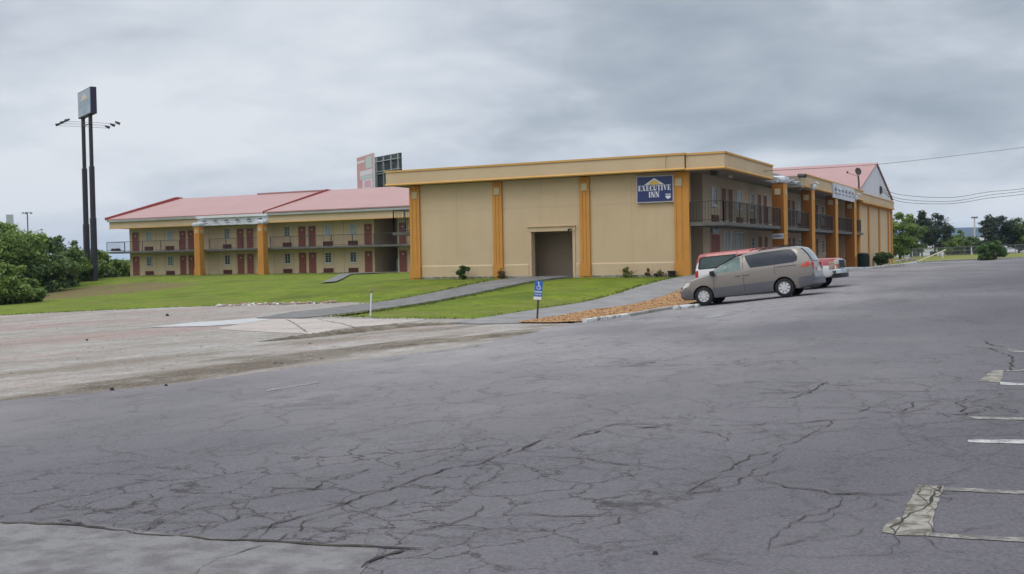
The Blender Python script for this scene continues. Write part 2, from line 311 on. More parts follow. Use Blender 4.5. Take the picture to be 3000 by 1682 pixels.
M['mulch']=mat('mulch',(.30,.155,.065),.95,(.42,.25,.12),9,6,.35,.65,bump=1.,bscale=30)
M['mulch2']=mat('mulch2',(.50,.31,.16),.95,(.25,.12,.05),6,4,.35,.65)
def xstucco(nt,p,last,tc):
    c=nmix(nt,nmath(nt,'MULTIPLY',nnoise(nt,tc,1.6,6,.52,.72,(1,1,.14),.7),.14),last,(.34,.265,.175)); last=c; c=nmix(nt,nmath(nt,'MULTIPLY',nnoise(nt,tc,.35,4,.45,.65,None,.6,0,(4,4,4)),.25),last,(.56,.45,.31)); nt.links.new(c,p.inputs['Base Color'])
M['stucco']=mat('stucco',(.515,.385,.24),.92,(.555,.42,.268),.5,6,.35,.65,bump=.35,bscale=60,spec=.2,extra=xstucco)
M['joint']=mat('joint',(.37,.285,.185),.9)
M['orange']=mat('orange',(.50,.225,.05),.85,(.54,.255,.06),1.0,6,.35,.65,bump=.3,bscale=60,spec=.25)
M['ochre']=mat('ochre',(.54,.31,.10),.85,(.585,.345,.118),1.0,6,.35,.65,bump=.2,bscale=60,spec=.25)
M['orangedark']=mat('orangedark',(.27,.105,.022),.85,(.31,.122,.027),1.2,6,.35,.65,bump=.3,bscale=60,spec=.2)  # darker copy of orange for the wing pillars; side faces stay brighter
M['tile']=mat('tile',(.50,.41,.24),.85,(.45,.37,.22),3)
M['block']=mat('block',(.60,.46,.29),.92,(.64,.50,.32),1.0,6,.35,.65,bump=.4,bscale=40)
M['wallshaded']=mat('wallshaded',(.42,.335,.235),.92,(.46,.37,.26),1.0,6,.35,.65,bump=.4,bscale=40)  # darker copy of the block wall colour, balcony shade put into it
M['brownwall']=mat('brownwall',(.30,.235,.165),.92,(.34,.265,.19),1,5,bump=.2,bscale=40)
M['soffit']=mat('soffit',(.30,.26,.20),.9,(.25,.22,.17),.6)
M['roofpink']=None
def xroof(nt,p,last,tc):
    w=nt.nodes.new('ShaderNodeTexWave'); w.wave_type='BANDS'; w.bands_direction='X'; w.inputs['Scale'].default_value=.5*math.pi/ .6 /math.pi
    nt.links.new(tc.outputs['Object'],w.inputs[0])
    b=nt.nodes.new('ShaderNodeBump'); b.inputs['Strength'].default_value=.25; b.inputs['Distance'].default_value=.03
    r=nt.nodes.new('ShaderNodeMapRange'); r.inputs['From Min'].default_value=.85; nt.links.new(w.outputs[0],r.inputs[0])
    nt.links.new(r.outputs[0],b.inputs['Height']); nt.links.new(b.outputs[0],p.inputs['Normal'])
M['roofpink']=mat('roofpink',(.325,.175,.160),.6,(.36,.20,.185),.35,4,.3,.7,spec=.5,extra=xroof)
M['redtrim']=mat('redtrim',(.30,.065,.06),.5,(.28,.04,.035),2)
M['gutter']=mat('gutter',(.36,.375,.35),.5,(.28,.29,.27),.8)
M['white']=mat('white',(.68,.68,.70),.7,(.60,.60,.63),1.5)
M['gable']=mat('gable',(.62,.62,.655),.8,(.56,.56,.60),.8,stretch=(1,1,.2))
M['wrap']=mat('wrap',(.62,.63,.66),.6,(.50,.51,.56),3,5,.4,.6,bump=.8,bscale=4)
M['wraplogo']=mat('wraplogo',(.10,.10,.16),.8)
M['door']=mat('door',(.215,.060,.042),.6,(.24,.07,.05),1.5)
M['doordark']=mat('doordark',(.12,.045,.035),.6,(.14,.05,.04),1.5)
M['plate']=mat('plate',(.6,.55,.5),.6)
M['ac']=mat('ac',(.15,.043,.032),.7,(.11,.03,.025),10,3,stretch=(.3,.3,6))
M['frame']=mat('frame',(.55,.54,.50),.7)
def glass(name,c,c2=None,rough=.12):
    return mat(name,c,rough,c2,1.3,3,.42,.58,spec=.6)
M['glassdark']=glass('glassdark',(.025,.04,.045),(.06,.08,.085)); M['glassblue']=glass('glassblue',(.24,.31,.35),(.32,.39,.43),.3); M['glassgreen']=glass('glassgreen',(.10,.14,.14),(.15,.20,.19),.25)
M['curtain']=mat('curtain',(.42,.42,.40),.8,(.30,.30,.29),6,stretch=(5,5,.3))
M['iron']=mat('iron',(.028,.03,.028),.6,(.05,.045,.04),3)
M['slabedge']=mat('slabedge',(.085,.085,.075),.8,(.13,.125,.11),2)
M['navy']=mat('navy',(.018,.028,.115),.35,(.02,.032,.13),2,spec=.5)
M['signwhite']=mat('signwhite',(.66,.66,.72),.5)
M['signgrey']=mat('signgrey',(.45,.42,.46),.5)
M['gold']=mat('gold',(.72,.46,.09),.5)
M['fadeblue']=mat('fadeblue',(.235,.30,.40),.4,(.30,.36,.44),1.2,4,spec=.6)
M['fadetri']=mat('fadetri',(.58,.45,.36),.5); M['fadetext']=mat('fadetext',(.33,.38,.50),.5)
M['purple']=mat('purple',(.022,.018,.05),.5,(.03,.025,.06),2)
M['polesteel']=mat('polesteel',(.022,.020,.030),.55,(.035,.03,.04),1,stretch=(1,1,.2))
M['hcblue']=mat('hcblue',(.02,.11,.42),.4); M['hcdeep']=mat('hcdeep',(.015,.04,.32),.4)
M['hcpost']=mat('hcpost',(.05,.035,.02),.8,(.09,.06,.03),6)
M['steel']=mat('steel',(.20,.20,.21),.6,(.14,.14,.15),2)
M['bin']=mat('bin',(.012,.025,.022),.6)
M['black']=mat('black',(.015,.015,.016),.7)
M['rock']=mat('rock',(.36,.33,.30),.95,(.24,.21,.19),3,bump=.6,bscale=20)
M['rockdark']=mat('rockdark',(.035,.03,.03),.95)
M['rockred']=mat('rockred',(.25,.13,.09),.95,(.34,.28,.24),3)
M['bark']=mat('bark',(.075,.058,.042),.95,(.12,.095,.07),4,bump=.8,bscale=12,stretch=(1,1,.3))
M['yellow']=mat('yellow',(.42,.40,.03),.6)
M['bbred']=mat('bbred',(.52,.24,.24),.6,(.48,.28,.27),1)
M['bbpale']=mat('bbpale',(.58,.55,.60),.5); M['bbgreen']=mat('bbgreen',(.42,.48,.47),.5); M['bbrose']=mat('bbrose',(.55,.30,.36),.5)
M['bbback']=mat('bbback',(.02,.024,.03),.8,(.07,.075,.08),1)
M['bbtruss']=mat('bbtruss',(.34,.38,.35),.6)
M['vending']=mat('vending',(.10,.26,.40),.5)
M['hill']=mat('hill',(.018,.045,.05),1.,(.012,.03,.038),.004,5)
M['whitebld']=mat('whitebld',(.70,.71,.74),.8); M['greyroof']=mat('greyroof',(.3,.3,.31),.7)
def leafmat(name,c1,c2):
    m=D.materials.new(name); m.use_nodes=True; nt=m.node_tree; p=nt.nodes['Principled BSDF']; p.inputs['Roughness'].default_value=.55; p.inputs['Specular IOR Level'].default_value=.3
    g=nt.nodes.new('ShaderNodeNewGeometry'); tc=nt.nodes.new('ShaderNodeTexCoord')
    c=nmix(nt,g.outputs['Random Per Island'],c1,c2)
    c=nmix(nt,nmath(nt,'MULTIPLY',nnoise(nt,tc,.9,4,.45,.6),.5),c,tuple(x*.55 for x in c1))
    nt.links.new(c,p.inputs['Base Color'])
    t=nt.nodes.new('ShaderNodeBsdfTranslucent'); nt.links.new(c,t.inputs[0]); mx=nt.nodes.new('ShaderNodeMixShader'); mx.inputs[0].default_value=.25
    nt.links.new(p.outputs[0],mx.inputs[1]); nt.links.new(t.outputs[0],mx.inputs[2]); nt.links.new(mx.outputs[0],nt.nodes['Material Output'].inputs[0])
    return m
M['leaf']=leafmat('leaf',(.085,.145,.025),(.25,.34,.07)); M['leafdark']=leafmat('leafdark',(.06,.105,.028),(.17,.24,.06))
M['leafbright']=leafmat('leafbright',(.10,.16,.025),(.28,.36,.08)); M['leafpine']=leafmat('leafpine',(.03,.045,.03),(.075,.095,.055))
M['leafshrub']=leafmat('leafshrub',(.04,.09,.02),(.11,.19,.04)); M['leafred']=leafmat('leafred',(.16,.06,.035),(.16,.16,.05)); M['leafyellow']=leafmat('leafyellow',(.12,.14,.03),(.26,.26,.07))
# ================================================================ SETTING
def axis(lo,hi,step,far):
    a=list(np.arange(lo,hi+.01,step)); d=step; x=hi
    while x<far: d*=1.45; x+=d; a.append(x)
    d=step; x=lo
    while x>-far: d*=1.45; x-=d; a.insert(0,x)
    return np.array(a)
xs=axis(-112,72,2.,4500); ys=axis(-68,118,2.,4500)
def terrain():
    X,Y=np.meshgrid(xs,ys); Z=H(X.ravel(),Y.ravel()).reshape(X.shape)
    Z=Z-.06
    vs=np.stack([X.ravel(),Y.ravel(),Z.ravel()],1).tolist(); nx=len(xs)
    fs=[(j*nx+i,j*nx+i+1,(j+1)*nx+i+1,(j+1)*nx+i) for j in range(len(ys)-1) for i in range(nx-1)]
    mb=MB(); mb.add(vs,fs); return mb.build('ground',M['grass'],smooth=True,normals=False)
tag(terrain(),kind='structure')
def sheet(name,poly,m,off,step=1.,jag=0.,kind='structure',thick=0.,jitter_len=.5):
    """a sheet draped on the terrain: outline poly, cut on a grid so that it follows the ground"""
    pts=[]
    if jag:
        n=len(poly)
        for i in range(n):
            a=np.array(poly[i],float); b=np.array(poly[(i+1)%n],float); L_=np.linalg.norm(b-a); k=max(1,int(L_/jitter_len))
            if L_>60: k=1
            for j in range(k):
                p=a+(b-a)*j/k
                if j and k>1: p=p+rng.normal(0,jag,2)
                pts.append(tuple(p))
    else: pts=list(poly)
    bm=bmesh.new(); vs=[bm.verts.new((x,y,0)) for x,y in pts]; bm.faces.new(vs)
    bmesh.ops.triangulate(bm,faces=bm.faces[:])
    x0,x1=min(p[0] for p in pts),max(p[0] for p in pts); y0,y1=min(p[1] for p in pts),max(p[1] for p in pts)
    for ax,lo,hi in ((0,x0,x1),(1,y0,y1)):
        c=math.ceil(lo/step)*step
        while c<hi:
            no=[0,0,0]; no[ax]=1; co=[0,0,0]; co[ax]=c
            bmesh.ops.bisect_plane(bm,geom=bm.verts[:]+bm.edges[:]+bm.faces[:],dist=1e-5,plane_co=co,plane_no=no)
            c+=step
    co=np.array([v.co[:] for v in bm.verts]); z=H(co[:,0],co[:,1])+off
    for v,zz in zip(bm.verts,z): v.co.z=zz
    if thick:
        old=bm.verts[:]; bmesh.ops.extrude_face_region(bm,geom=bm.faces[:])
        for v in old: v.co.z-=thick
    bmesh.ops.recalc_face_normals(bm,faces=bm.faces)
    up=sum(1 for f in bm.faces if f.normal.z>0)
    if not thick:
        for f in bm.faces:
            if f.normal.z<0: f.normal_flip()
    me=D.meshes.new(name); bm.to_mesh(me); bm.free(); me.materials.append(M[m] if isinstance(m,str) else m)
    o=D.objects.new(name,me); COL.objects.link(o)
    if kind: o['kind']=kind
    return o
def ribbon(mb,pts,w,seed,rough=.6):
    r=np.random.default_rng(seed); P=[np.array(G(*p)) for p in pts]; Q=[]
    for a,b in zip(P,P[1:]):
        L_=np.linalg.norm(b-a); k=max(1,int(L_/.07))
        d=(b-a)/max(L_,1e-6); nn=np.array([-d[1],d[0]]); off=0
        for j in range(k):
            off=off*.62+r.normal(0,.017); Q.append(a+(b-a)*j/k+nn*off*math.sin(math.pi*j/k))
    Q.append(P[-1]); n=len(Q); L_=[];R_=[]
    gap=np.convolve(r.random(n+12),np.ones(5)/5,'same')[6:6+n]; gap=np.clip((gap-.25)/.28,.30 if w<.04 else .6,1.15)
    for i,q in enumerate(Q):
        d=Q[min(i+1,n-1)]-Q[max(i-1,0)]; d=d/max(np.linalg.norm(d),1e-6); nn=np.array([-d[1],d[0]])
        ww=gap[i]*.60*w*(1-rough+rough*2*r.random())*(.25 if i in (0,n-1) else 1)
        z=h(*q)+.0380
        L_.append((q[0]+nn[0]*ww/2,q[1]+nn[1]*ww/2,z)); R_.append((q[0]-nn[0]*ww/2,q[1]-nn[1]*ww/2,z))
    mb.add(L_+R_,[(i,i+1,n+i+1,n+i) for i in range(n-1)])
# rubble strip, lot, paths
edge=[G(x,y) for x,y in ((-500,1236),(-200,1205),(0,1184),(257,1158),(514,1131),(700,1105),(887,1080),(1124,1050),(1360,1021),(1530,987),(1620,962),(1690,948))]
lotx=[(edge[0][0],-66)]
for a,b in zip(edge,edge[1:]):
    for j in range(9):
        t=j/9; lotx.append((a[0]+(b[0]-a[0])*t+(rng.normal(0,.07) if j else 0),a[1]+(b[1]-a[1])*t))
lotx+=[edge[-1],(4.62,-24.3),(4.66,-2.0),(4.2,-.6),(3.0,.4),(2.75,2),(2.75,60.8),(2.9,70),(5.5,76),(13,83),(24,90.5),(40,98),(71,100),(71,-66)]
sheet('parking_lot',lotx,'asphalt',.03,.5)
gr=[G(0,925),G(250,912),G(500,901),G(760,893),G(1000,887)]
gr=[(-45,-38)]+[tuple(p) for p in gr]+[(-9.9,-13.5),(-7.0,-13.5),(-6.2,-21.6),(-3.5,-22.35),(-.1,-22.5),(2.3,-23.1),(4.4,-24.6),(4.9,-25.4),(5.2,-27),(5.8,-31),(6.4,-36),(6.6,-40),(6.8,-46),(7.,-66),(-60,-66)]
sheet('gravel_lot',gr,'gravel',.012,1.,jag=.10,jitter_len=.7)
sheet('path_to_passage',[(-8.75,-.42),(-9.45,-3),(-9.7,-8),(-9.9,-14),(-9.9,-19),(-8.6,-22.8),(-6.6,-22.8),(-6.7,-17),(-6.85,-10),(-6.8,-4),(-6.3,-.42)],'pathdark',.035,1.,jag=.03,thick=.12)
tag(D.objects['path_to_passage'],kind='structure'); D.objects['path_to_passage'].name='footpath'
o=sheet('sidewalk',[(.15,-23.6),(.15,-.35),(0.3,.1),(2.6,.1),(2.68,-1.5),(2.2,-4),(2.2,-23.0),(2.6,-24.6),(1.6,-25.2),(.3,-24.8)],'path',.045,1.,thick=.14)
o=sheet('walkway_slab',[(.02,.1),(2.66,.1),(2.66,61),(.02,61)],'path',.06,1.,thick=.2)
sheet('mulch_bed',[(2.25,-24.0),(2.25,-4.0),(2.75,-1.6),(3.1,.0),(4.1,-.9),(4.5,-2.2),(4.5,-24.1),(3.6,-24.6),(2.5,-24.5)],'mulch',.055,.5)
sheet('ramp_path',[(-39.7,25.6),(-38.2,26.5),(-38,34),(-40.2,34),(-40.2,33)],'pathdark',.02,1.)
sheet('footpath',[G(937,829),G(1000,803),(-42.4,34.4),(-40.2,34.4),G(1031,803),G(982,826)],'pathdark',.03,1.)
sheet('concrete_slab',[G(x,y) for x,y in [(640,965),(760,937),(1000,936),(1250,938),(1160,949),(980,967),(930,982),(800,976)]],'slab',.020,1.,jag=.05)
sheet('concrete_slab',[G(x,y) for x,y in [(435,961),(560,947),(740,935),(800,938),(690,952),(600,958)]],'slabwhite',.026,1.,jag=.05)
mb=MB()
for i,ln in enumerate(([(760,953),(960,948),(1180,941)],[(930,937),(1000,950),(1040,962)],[(700,966),(900,966),(1100,957)],[(840,938),(870,955),(900,976)])): ribbon(mb,ln,.07,900+i)
mb.v=[(x,y,z-.008) for x,y,z in mb.v]
tag(mb.build('slab_joints',M['dirt'],normals=False),kind='structure')
# earth berms left along the scraped strip
def berm(name,line,w,hh,m,n=36,seed=1):
    r=np.random.default_rng(seed); line=[np.array(p,float) for p in line]; L_=[0]
    for a,b in zip(line,line[1:]): L_.append(L_[-1]+np.linalg.norm(b-a))
    mb=MB(); K=9; rows=[]
    for i in range(n+1):
        t=L_[-1]*i/n; k=min(np.searchsorted(L_,t,side='right')-1,len(line)-2); f=(t-L_[k])/(L_[k+1]-L_[k]); c=line[k]+(line[k+1]-line[k])*f
        d=line[k+1]-line[k]; d/=np.linalg.norm(d); nn=np.array([-d[1],d[0]]); env=math.sin(math.pi*i/n)**.6
        ww=w*(.6+.6*r.random())*max(env,.12); row=[]
        for j in range(K):
            s=(j/(K-1)-.5)*2; q=c+nn*s*ww; z=h(q[0],q[1])+(.0 if j in (0,K-1) else .02+hh*env*(1-s*s)*(.5+.8*r.random()))
            row.append((q[0],q[1],z))
        rows.append(row)
    vs=[v for row in rows for v in row]; fs=[(i*K+j,i*K+j+1,(i+1)*K+j+1,(i+1)*K+j) for i in range(n) for j in range(K-1)]
    mb.add(vs,fs); o=mb.build(name,M[m],smooth=True); 
    return o
o=berm('soil_berm',[G(1390,948),G(1200,957),G(1060,972),G(900,990),G(760,1004)],.42,.10,'dirt',60,3); tag(o,kind='structure')
o=berm('soil_berm',[G(1560,975),G(1400,990),G(1280,1005),G(1120,1018)],.40,.04,'dirt',40,5); tag(o,kind='structure')
# ---------------------------------------------------------------- tarmac: patch, cracks, markings
patch=[(-60,1545),(60,1548),(300,1556),(500,1582),(800,1604),(1110,1619),(1108,1640),(1085,1665),(1040,1720),(300,1900),(-200,1900)]
sheet('asphalt_patch',[G(x,y) for x,y in patch],'asphalt_old',.0335,.5,jag=.010,jitter_len=.12)
A=lambda L_:[(x/1.7173,1200+y/1.7173) for x,y in L_]
B=lambda L_:[(1500+x/1.7173,1000+y/1.7173) for x,y in L_]
CR=[(A([(0,596),(300,605),(450,622),(700,655),(960,668),(1300,690),(1600,710),(1900,722),(2130,730)]),.045),
(A([(410,590),(440,615),(560,635),(690,655)]),.03),(A([(690,640),(740,610),(860,570),(1010,525),(1270,525)]),.014),
(A([(970,670),(1030,630),(1150,590),(1210,555),(1280,530)]),.022),(A([(1300,690),(1350,630),(1370,605),(1470,580),(1600,545),(1750,495),(1860,450),(1960,430),(2080,380),(2190,345),(2290,310)]),.024),
(A([(1400,690),(1510,640),(1530,590),(1600,570),(1900,530),(2000,480),(2110,465),(2200,440),(2250,400)]),.016),(A([(1540,690),(1640,645),(1780,590),(1900,540)]),.018),
(A([(1350,410),(1450,420),(1580,425),(1640,380),(1860,320)]),.026),(A([(170,575),(250,575),(410,550),(640,510),(770,465),(745,440)]),.014),
(A([(160,545),(200,510),(340,470),(480,440),(640,400),(830,360)]),.013),(A([(480,520),(540,535),(650,510)]),.012),(A([(840,545),(940,552),(960,550)]),.02),
(A([(1600,480),(1750,500),(1800,520),(1760,540),(1540,600)]),.013),(A([(1640,640),(1800,650),(2060,655),(2150,630),(2300,590),(2390,560),(2430,510)]),.014),
(A([(2060,655),(2010,705)]),.02),(A([(1860,655),(1850,715)]),.012),(A([(1010,828),(1100,780),(1250,735),(1340,710)]),.012),(A([(1820,828),(1900,780),(2050,735)]),.05),
(A([(2290,310),(2400,300),(2500,250),(2576,215)]),.022),(A([(290,580),(400,600),(440,615)]),.02),(A([(1010,828),(960,880)]),.012),(A([(590,235),(680,240),(745,262)]),.010),(A([(780,308),(880,318)]),.014),(A([(690,655),(800,600),(840,590)]),.012),
(A([(1040,630),(1200,632),(1340,628)]),.01),(A([(1150,470),(1300,468),(1480,455)]),.012),(A([(1370,640),(1400,600),(1540,600)]),.012),(A([(1150,590),(1190,540),(1170,480)]),.01),
(B([(0,585),(100,540),(200,500),(330,485),(450,455),(540,432),(800,440),(940,442),(1200,438),(1500,425),(1650,412),(1800,400)]),.026),
(B([(820,465),(950,470),(1040,485),(1080,505),(1060,525)]),.014),(B([(0,605),(200,600),(370,612),(520,635),(650,650),(760,665),(900,677),(1050,685)]),.017),(B([(0,665),(200,670),(430,668)]),.011),
(B([(1050,685),(1130,640),(1200,595),(1290,580),(1350,578),(1340,548),(1450,520),(1510,480),(1560,455)]),.015),
(B([(1350,578),(1310,635),(1220,665),(1190,700),(1260,725),(1350,745),(1500,770),(1600,795),(1680,795),(1900,797),(2010,800)]),.019),
(B([(1050,690),(950,745),(880,795),(830,830),(720,870),(660,890),(560,900),(380,905),(0,900)]),.017),(B([(880,795),(980,785),(1110,755),(1180,705)]),.017),
(B([(1680,795),(1650,835),(1590,885),(1480,905),(1400,945),(1330,1010),(1290,1070),(1295,1100)]),.010),(B([(900,1115),(1020,1100),(1200,1100),(1400,1110),(1600,1120),(1800,1110),(1910,1100),(1920,1000)]),.013),
(B([(1230,275),(1500,270),(1720,262),(2000,268),(2250,265),(2450,262)]),.022),(B([(1380,305),(1450,285),(1530,255),(1590,215)]),.030),(B([(1600,385),(1740,375),(1790,345)]),.02),(B([(1800,375),(1930,375),(2020,345),(2020,320)]),.02),
(B([(1930,377),(2200,382),(2300,387)]),.018),(B([(2290,305),(2230,330),(2285,350),(2290,387)]),.022),(B([(2130,365),(2200,400)]),.018),(B([(1850,810),(1950,842)]),.010),(B([(2380,10),(2420,30),(2500,40)]),.05),(B([(2400,45),(2520,90),(2510,160)]),.035),
(B([(1040,590),(1150,650),(1190,700)]),.009),(B([(640,455),(760,448)]),.05),(B([(290,510),(450,468)]),.03),(B([(1640,412),(1600,440),(1560,455)]),.012),(B([(550,905),(540,940),(420,975)]),.013),(B([(1240,250),(1420,268)]),.02),(B([(2160,752),(2105,845),(1965,925),(1925,1000)]),.022),(B([(2035,800),(2160,792)]),.012),(B([(2050,760),(2090,840),(2120,990)]),.010)]
mb=MB()
for i,(p,w) in enumerate(CR): ribbon(mb,p,w,100+i)
# small secondary crazing branching off the traced cracks
r2=np.random.default_rng(5)
for i in range(170):
    p,w=CR[r2.integers(len(CR))]; k=r2.integers(len(p)); x,y=p[k]; pts=[(x,y)]; ang=r2.choice([-.25,.1,.35,2.8,3.3])+r2.normal(0,.25); sc=(y-760)/900
    for j in range(r2.integers(2,5)):
        x+=math.cos(ang)*r2.uniform(25,75)*sc*1.6; y-=math.sin(ang)*r2.uniform(10,32)*sc*1.3; ang+=r2.normal(0,.35)
        if (y>960 and x>900 or y>1180) and y<1535+max(0,x)*.07: pts.append((x,y))
        else: break
    if len(pts)>1: ribbon(mb,pts,r2.uniform(.006,.010),500+i)
tag(mb.build('asphalt_cracks',M['crack'],normals=False),kind='structure')
def mark(pts,m,jag=.006,off=.0345,name='road_marking'): return sheet(name,[G(x,y) for x,y in pts],m,off,.5,jag=jag,jitter_len=.08)
mark(B([(2042,748),(2172,752),(2150,830),(2115,930),(2122,985),(2085,1008),(1930,1005),(1965,930),(2000,830)]),'paintstub')
mark(B([(1862,990),(1870,965),(1900,935),(1950,912),(1962,925),(1925,1000)]),'paintstub')
mark(B([(2175,758),(2576,779),(2640,782),(2640,800),(2576,795),(2165,777)]),'paintworn')
mark(B([(2090,990),(2140,995),(2350,1008),(2640,1024),(2640,1046),(2350,1028),(2120,1012),(2050,1006)]),'paintworn')
mark(B([(2292,516),(2400,512),(2640,517),(2640,538),(2400,532),(2295,528)]),'paint')
mark(B([(2295,396),(2400,398),(2640,404),(2640,416),(2400,410),(2330,408)]),'paintworn')
mark(B([(2420,160),(2470,158),(2470,200),(2450,222),(2345,215),(2380,190)]),'paintstub')
mark(B([(2455,218),(2520,224),(2640,228),(2640,238),(2455,234)]),'paint')
mark(B([(2490,158),(2560,154),(2640,156),(2640,162),(2490,165)]),'paintworn')
mark(B([(2490,46),(2560,58),(2640,60),(2640,68),(2500,64)]),'paintworn')
for p in ([(2080,925),(2140,915),(2206,900),(2204,905),(2150,924),(2090,936),(2030,938),(1985,942)],[(1980,928),(2060,922),(2070,926),(1985,934)],[(1800,944),(1890,939),(1890,945),(1830,950)],[(780,1150),(850,1138),(935,1125),(940,1128),(850,1143),(785,1154)]): mark(p,'paintfaint',.02)
# ---------------------------------------------------------------- kerbs
def kerb(path,m,name,w=.15,top=.13,label=None):
    mb=MB(); P=[np.array(p,float) for p in path]; Q=[P[0]]
    for a,b in zip(P,P[1:]):
        k=max(1,int(np.linalg.norm(b-a)/.8))
        for j in range(1,k+1): Q.append(a+(b-a)*j/k)
    n=len(Q); vs=[]
    for i,q in enumerate(Q):
        d=Q[min(i+1,n-1)]-Q[max(i-1,0)]; d/=np.linalg.norm(d); nn=np.array([-d[1],d[0]]); z=h(*q)
        for s,zz in ((-1,-.15),(-1,top-.02),(-.8,top),(.8,top),(1,top-.02),(1,-.15)):
            p=q+nn*s*w/2; vs.append((p[0],p[1],z+zz+rng.normal(0,.004)))
    fs=[(i*6+j,i*6+j+1,(i+1)*6+j+1,(i+1)*6+j) for i in range(n-1) for j in range(5)]+[(0,1,2,3,4,5),tuple((n-1)*6+j for j in range(6))[::-1]]
    mb.add(vs,fs); o=mb.build(name,M[m]); return o
k1=kerb([(4.52,-24.35),(4.56,-20.9)],'kerbwhite','kerb'); tag(k1,kind='structure')
k2=kerb([(4.56,-20.9),(4.60,-15),(4.58,-2.3),(4.1,-.8),(3.1,.25)],'kerb','kerb'); tag(k2,kind='structure')
k3=kerb([(2.72,.4),(2.72,61),(2.9,69.5)],'kerbwhite','kerb',w=.2,top=.16); tag(k3,kind='structure')
k4=kerb([(2.9,70),(5.5,76.1),(13,83.1),(24,90.6),(40,98.1),(70,100.1)],'kerb','kerb',w=.2,top=.12); tag(k4,kind='structure')
def block(name,x,y,L_,w,hh,rot,m,label,cat,group=None,z=0,tilt=0):
    mb=MB(); 
    prof=[(-w/2,0),(-w/2,hh*.6),(-w/2*.6,hh),(w/2*.6,hh),(w/2,hh*.6),(w/2,0)]
    mb.prism(prof,lambda a,b,d:(d,a,b),-L_/2,L_/2); o=mb.build(name,M[m]); bevel(o,.012)
    o.location=(x,y,h(x,y)+.03+z); o.rotation_euler=(0,tilt,rot); return tag(o,label,cat,group)
block('wheel_stop',5.1,-16.6,1.75,.16,.13,math.radians(80),'kerbwhite','pale concrete wheel stop bar lying in front of the minivan','wheel stop')
# ================================================================ small scatter (stuff)
def scatter(name,poly,n,smin,smax,mats,off,seed,flat=.6,up=True):
    r=np.random.default_rng(seed); px=np.array([p[0] for p in poly]); py=np.array([p[1] for p in poly]); mb=MB(); c=0
    V0=[(1,0,0),(-1,0,0),(0,1,0),(0,-1,0),(0,0,1),(0,0,-1)]; F0=[(0,2,4),(2,1,4),(1,3,4),(3,0,4),(2,0,5),(1,2,5),(3,1,5),(0,3,5)]
    while c<n:
        x=r.uniform(px.min(),px.max()); y=r.uniform(py.min(),py.max()); ins=False; j=len(poly)-1
        for i in range(len(poly)):
            if (py[i]>y)!=(py[j]>y) and x<(px[j]-px[i])*(y-py[i])/(py[j]-py[i])+px[i]: ins=not ins
            j=i
        if not ins: continue
        c+=1; s=smin+(smax-smin)*r.random()**3; E=Euler((r.uniform(-.4,.4),r.uniform(-.4,.4),r.uniform(0,6.3))).to_matrix(); sc=(s,s*r.uniform(.5,1),s*flat*r.uniform(.5,1))
        z=h(x,y)+off+s*flat*.3
        mb.add([tuple(E@Vector((a[0]*sc[0]*r.uniform(.7,1.2),a[1]*sc[1]*r.uniform(.7,1.2),a[2]*sc[2]))+Vector((x,y,z))) for a in V0],F0,int(r.integers(len(mats))))
    o=mb.build(name,[M[k] for k in mats],normals=False); return tag(o,kind='stuff')
o=scatter('mulch_chips',[(2.3,-24.4),(2.3,-4),(2.8,-1.6),(4.4,-2.2),(4.45,-24.3)],7500,.02,.058,['mulch','mulch2'],.06,11,.3)
tag(o,'orange brown wood chips covering the narrow planting bed','mulch')
o=scatter('gravel_stones',[(-40,-36),(-24,-20),(-14,-11.6),(-9,-14),(-6,-22),(4.2,-25),(4.6,-34),(4.6,-50),(-10,-60),(-35,-60)],4200,.010,.042,['gravel','rock','gravel','slab'],.01,12,.6)
tag(o,'loose pale stones strewn over the scraped gravel strip','gravel')
e=[G(640,896),G(760,892),G(860,890),G(990,886)]; e=e+[(p[0]+.55,p[1]-.75) for p in e[::-1]]
o=scatter('broken_edge',e,420,.04,.17,['rockred','rock','kerbwhite','rockred'],.01,13,.7)
tag(o,'reddish brown broken stones along the edge of the lawn','rubble')
# ================================================================ BUILDING PARTS
def window(parent,fn,a0,a1,b0,b1,g='glassdark',mull=True,name='window',deep=False):
    mb=MB(); w=.07
    for q in ((a0,a1,b0,b0+w),(a0,a1,b1-w,b1),(a0,a0+w,b0+w,b1-w),(a1-w,a1,b0+w,b1-w)): wbox(mb,fn,*q,-.02,.045)
    wbox(mb,fn,a0-.05,a1+.05,b0-.07,b0-.001,-.02,.08)
    if mull:
        wbox(mb,fn,(a0+a1)/2-.018,(a0+a1)/2+.018,b0+w,b1-w,-.02,.03)
        for k in (1,2,3): z=b0+w+(b1-b0-2*w)*k/4; wbox(mb,fn,a0+w,a1-w,z-.014,z+.014,-.02,.026)
    o=mb.build(name,M['frame'],parent)
    p=MB(); wbox(p,fn,a0+w*.5,a1-w*.5,b0+w*.5,b1-w*.5,-.015,.012); p.build('pane',M[g],o); return o
def door(parent,fn,a0,a1,b0,b1,m='door',plate=True,knob=1):
    mb=MB(); wbox(mb,fn,a0,a1,b0,b1,-.02,.03)
    for q in ((a0+.12,a1-.12,b0+.15,b0+.85),(a0+.12,a1-.12,b0+1.0,b1-.15)): wbox(mb,fn,*q,.03,.038)
    o=mb.build('door',M[m],parent)
    f=MB(); w=.06
    for q in ((a0-w,a0,b0,b1+w),(a1,a1+w,b0,b1+w),(a0,a1,b1,b1+w)): wbox(f,fn,*q,-.02,.045)
    f.build('door_frame',M['stucco'],o)
    if plate: p=MB(); c=(a0+a1)/2; wbox(p,fn,c-.08,c+.08,b1-.42,b1-.30,.038,.05); p.build('number_plate',M['plate'],o)
    k=MB(); kx=a1-.09 if knob>0 else a0+.05; wbox(k,fn,kx,kx+.04,b0+.95,b0+1.05,.038,.09); k.build('handle',M['steel'],o)
    return o
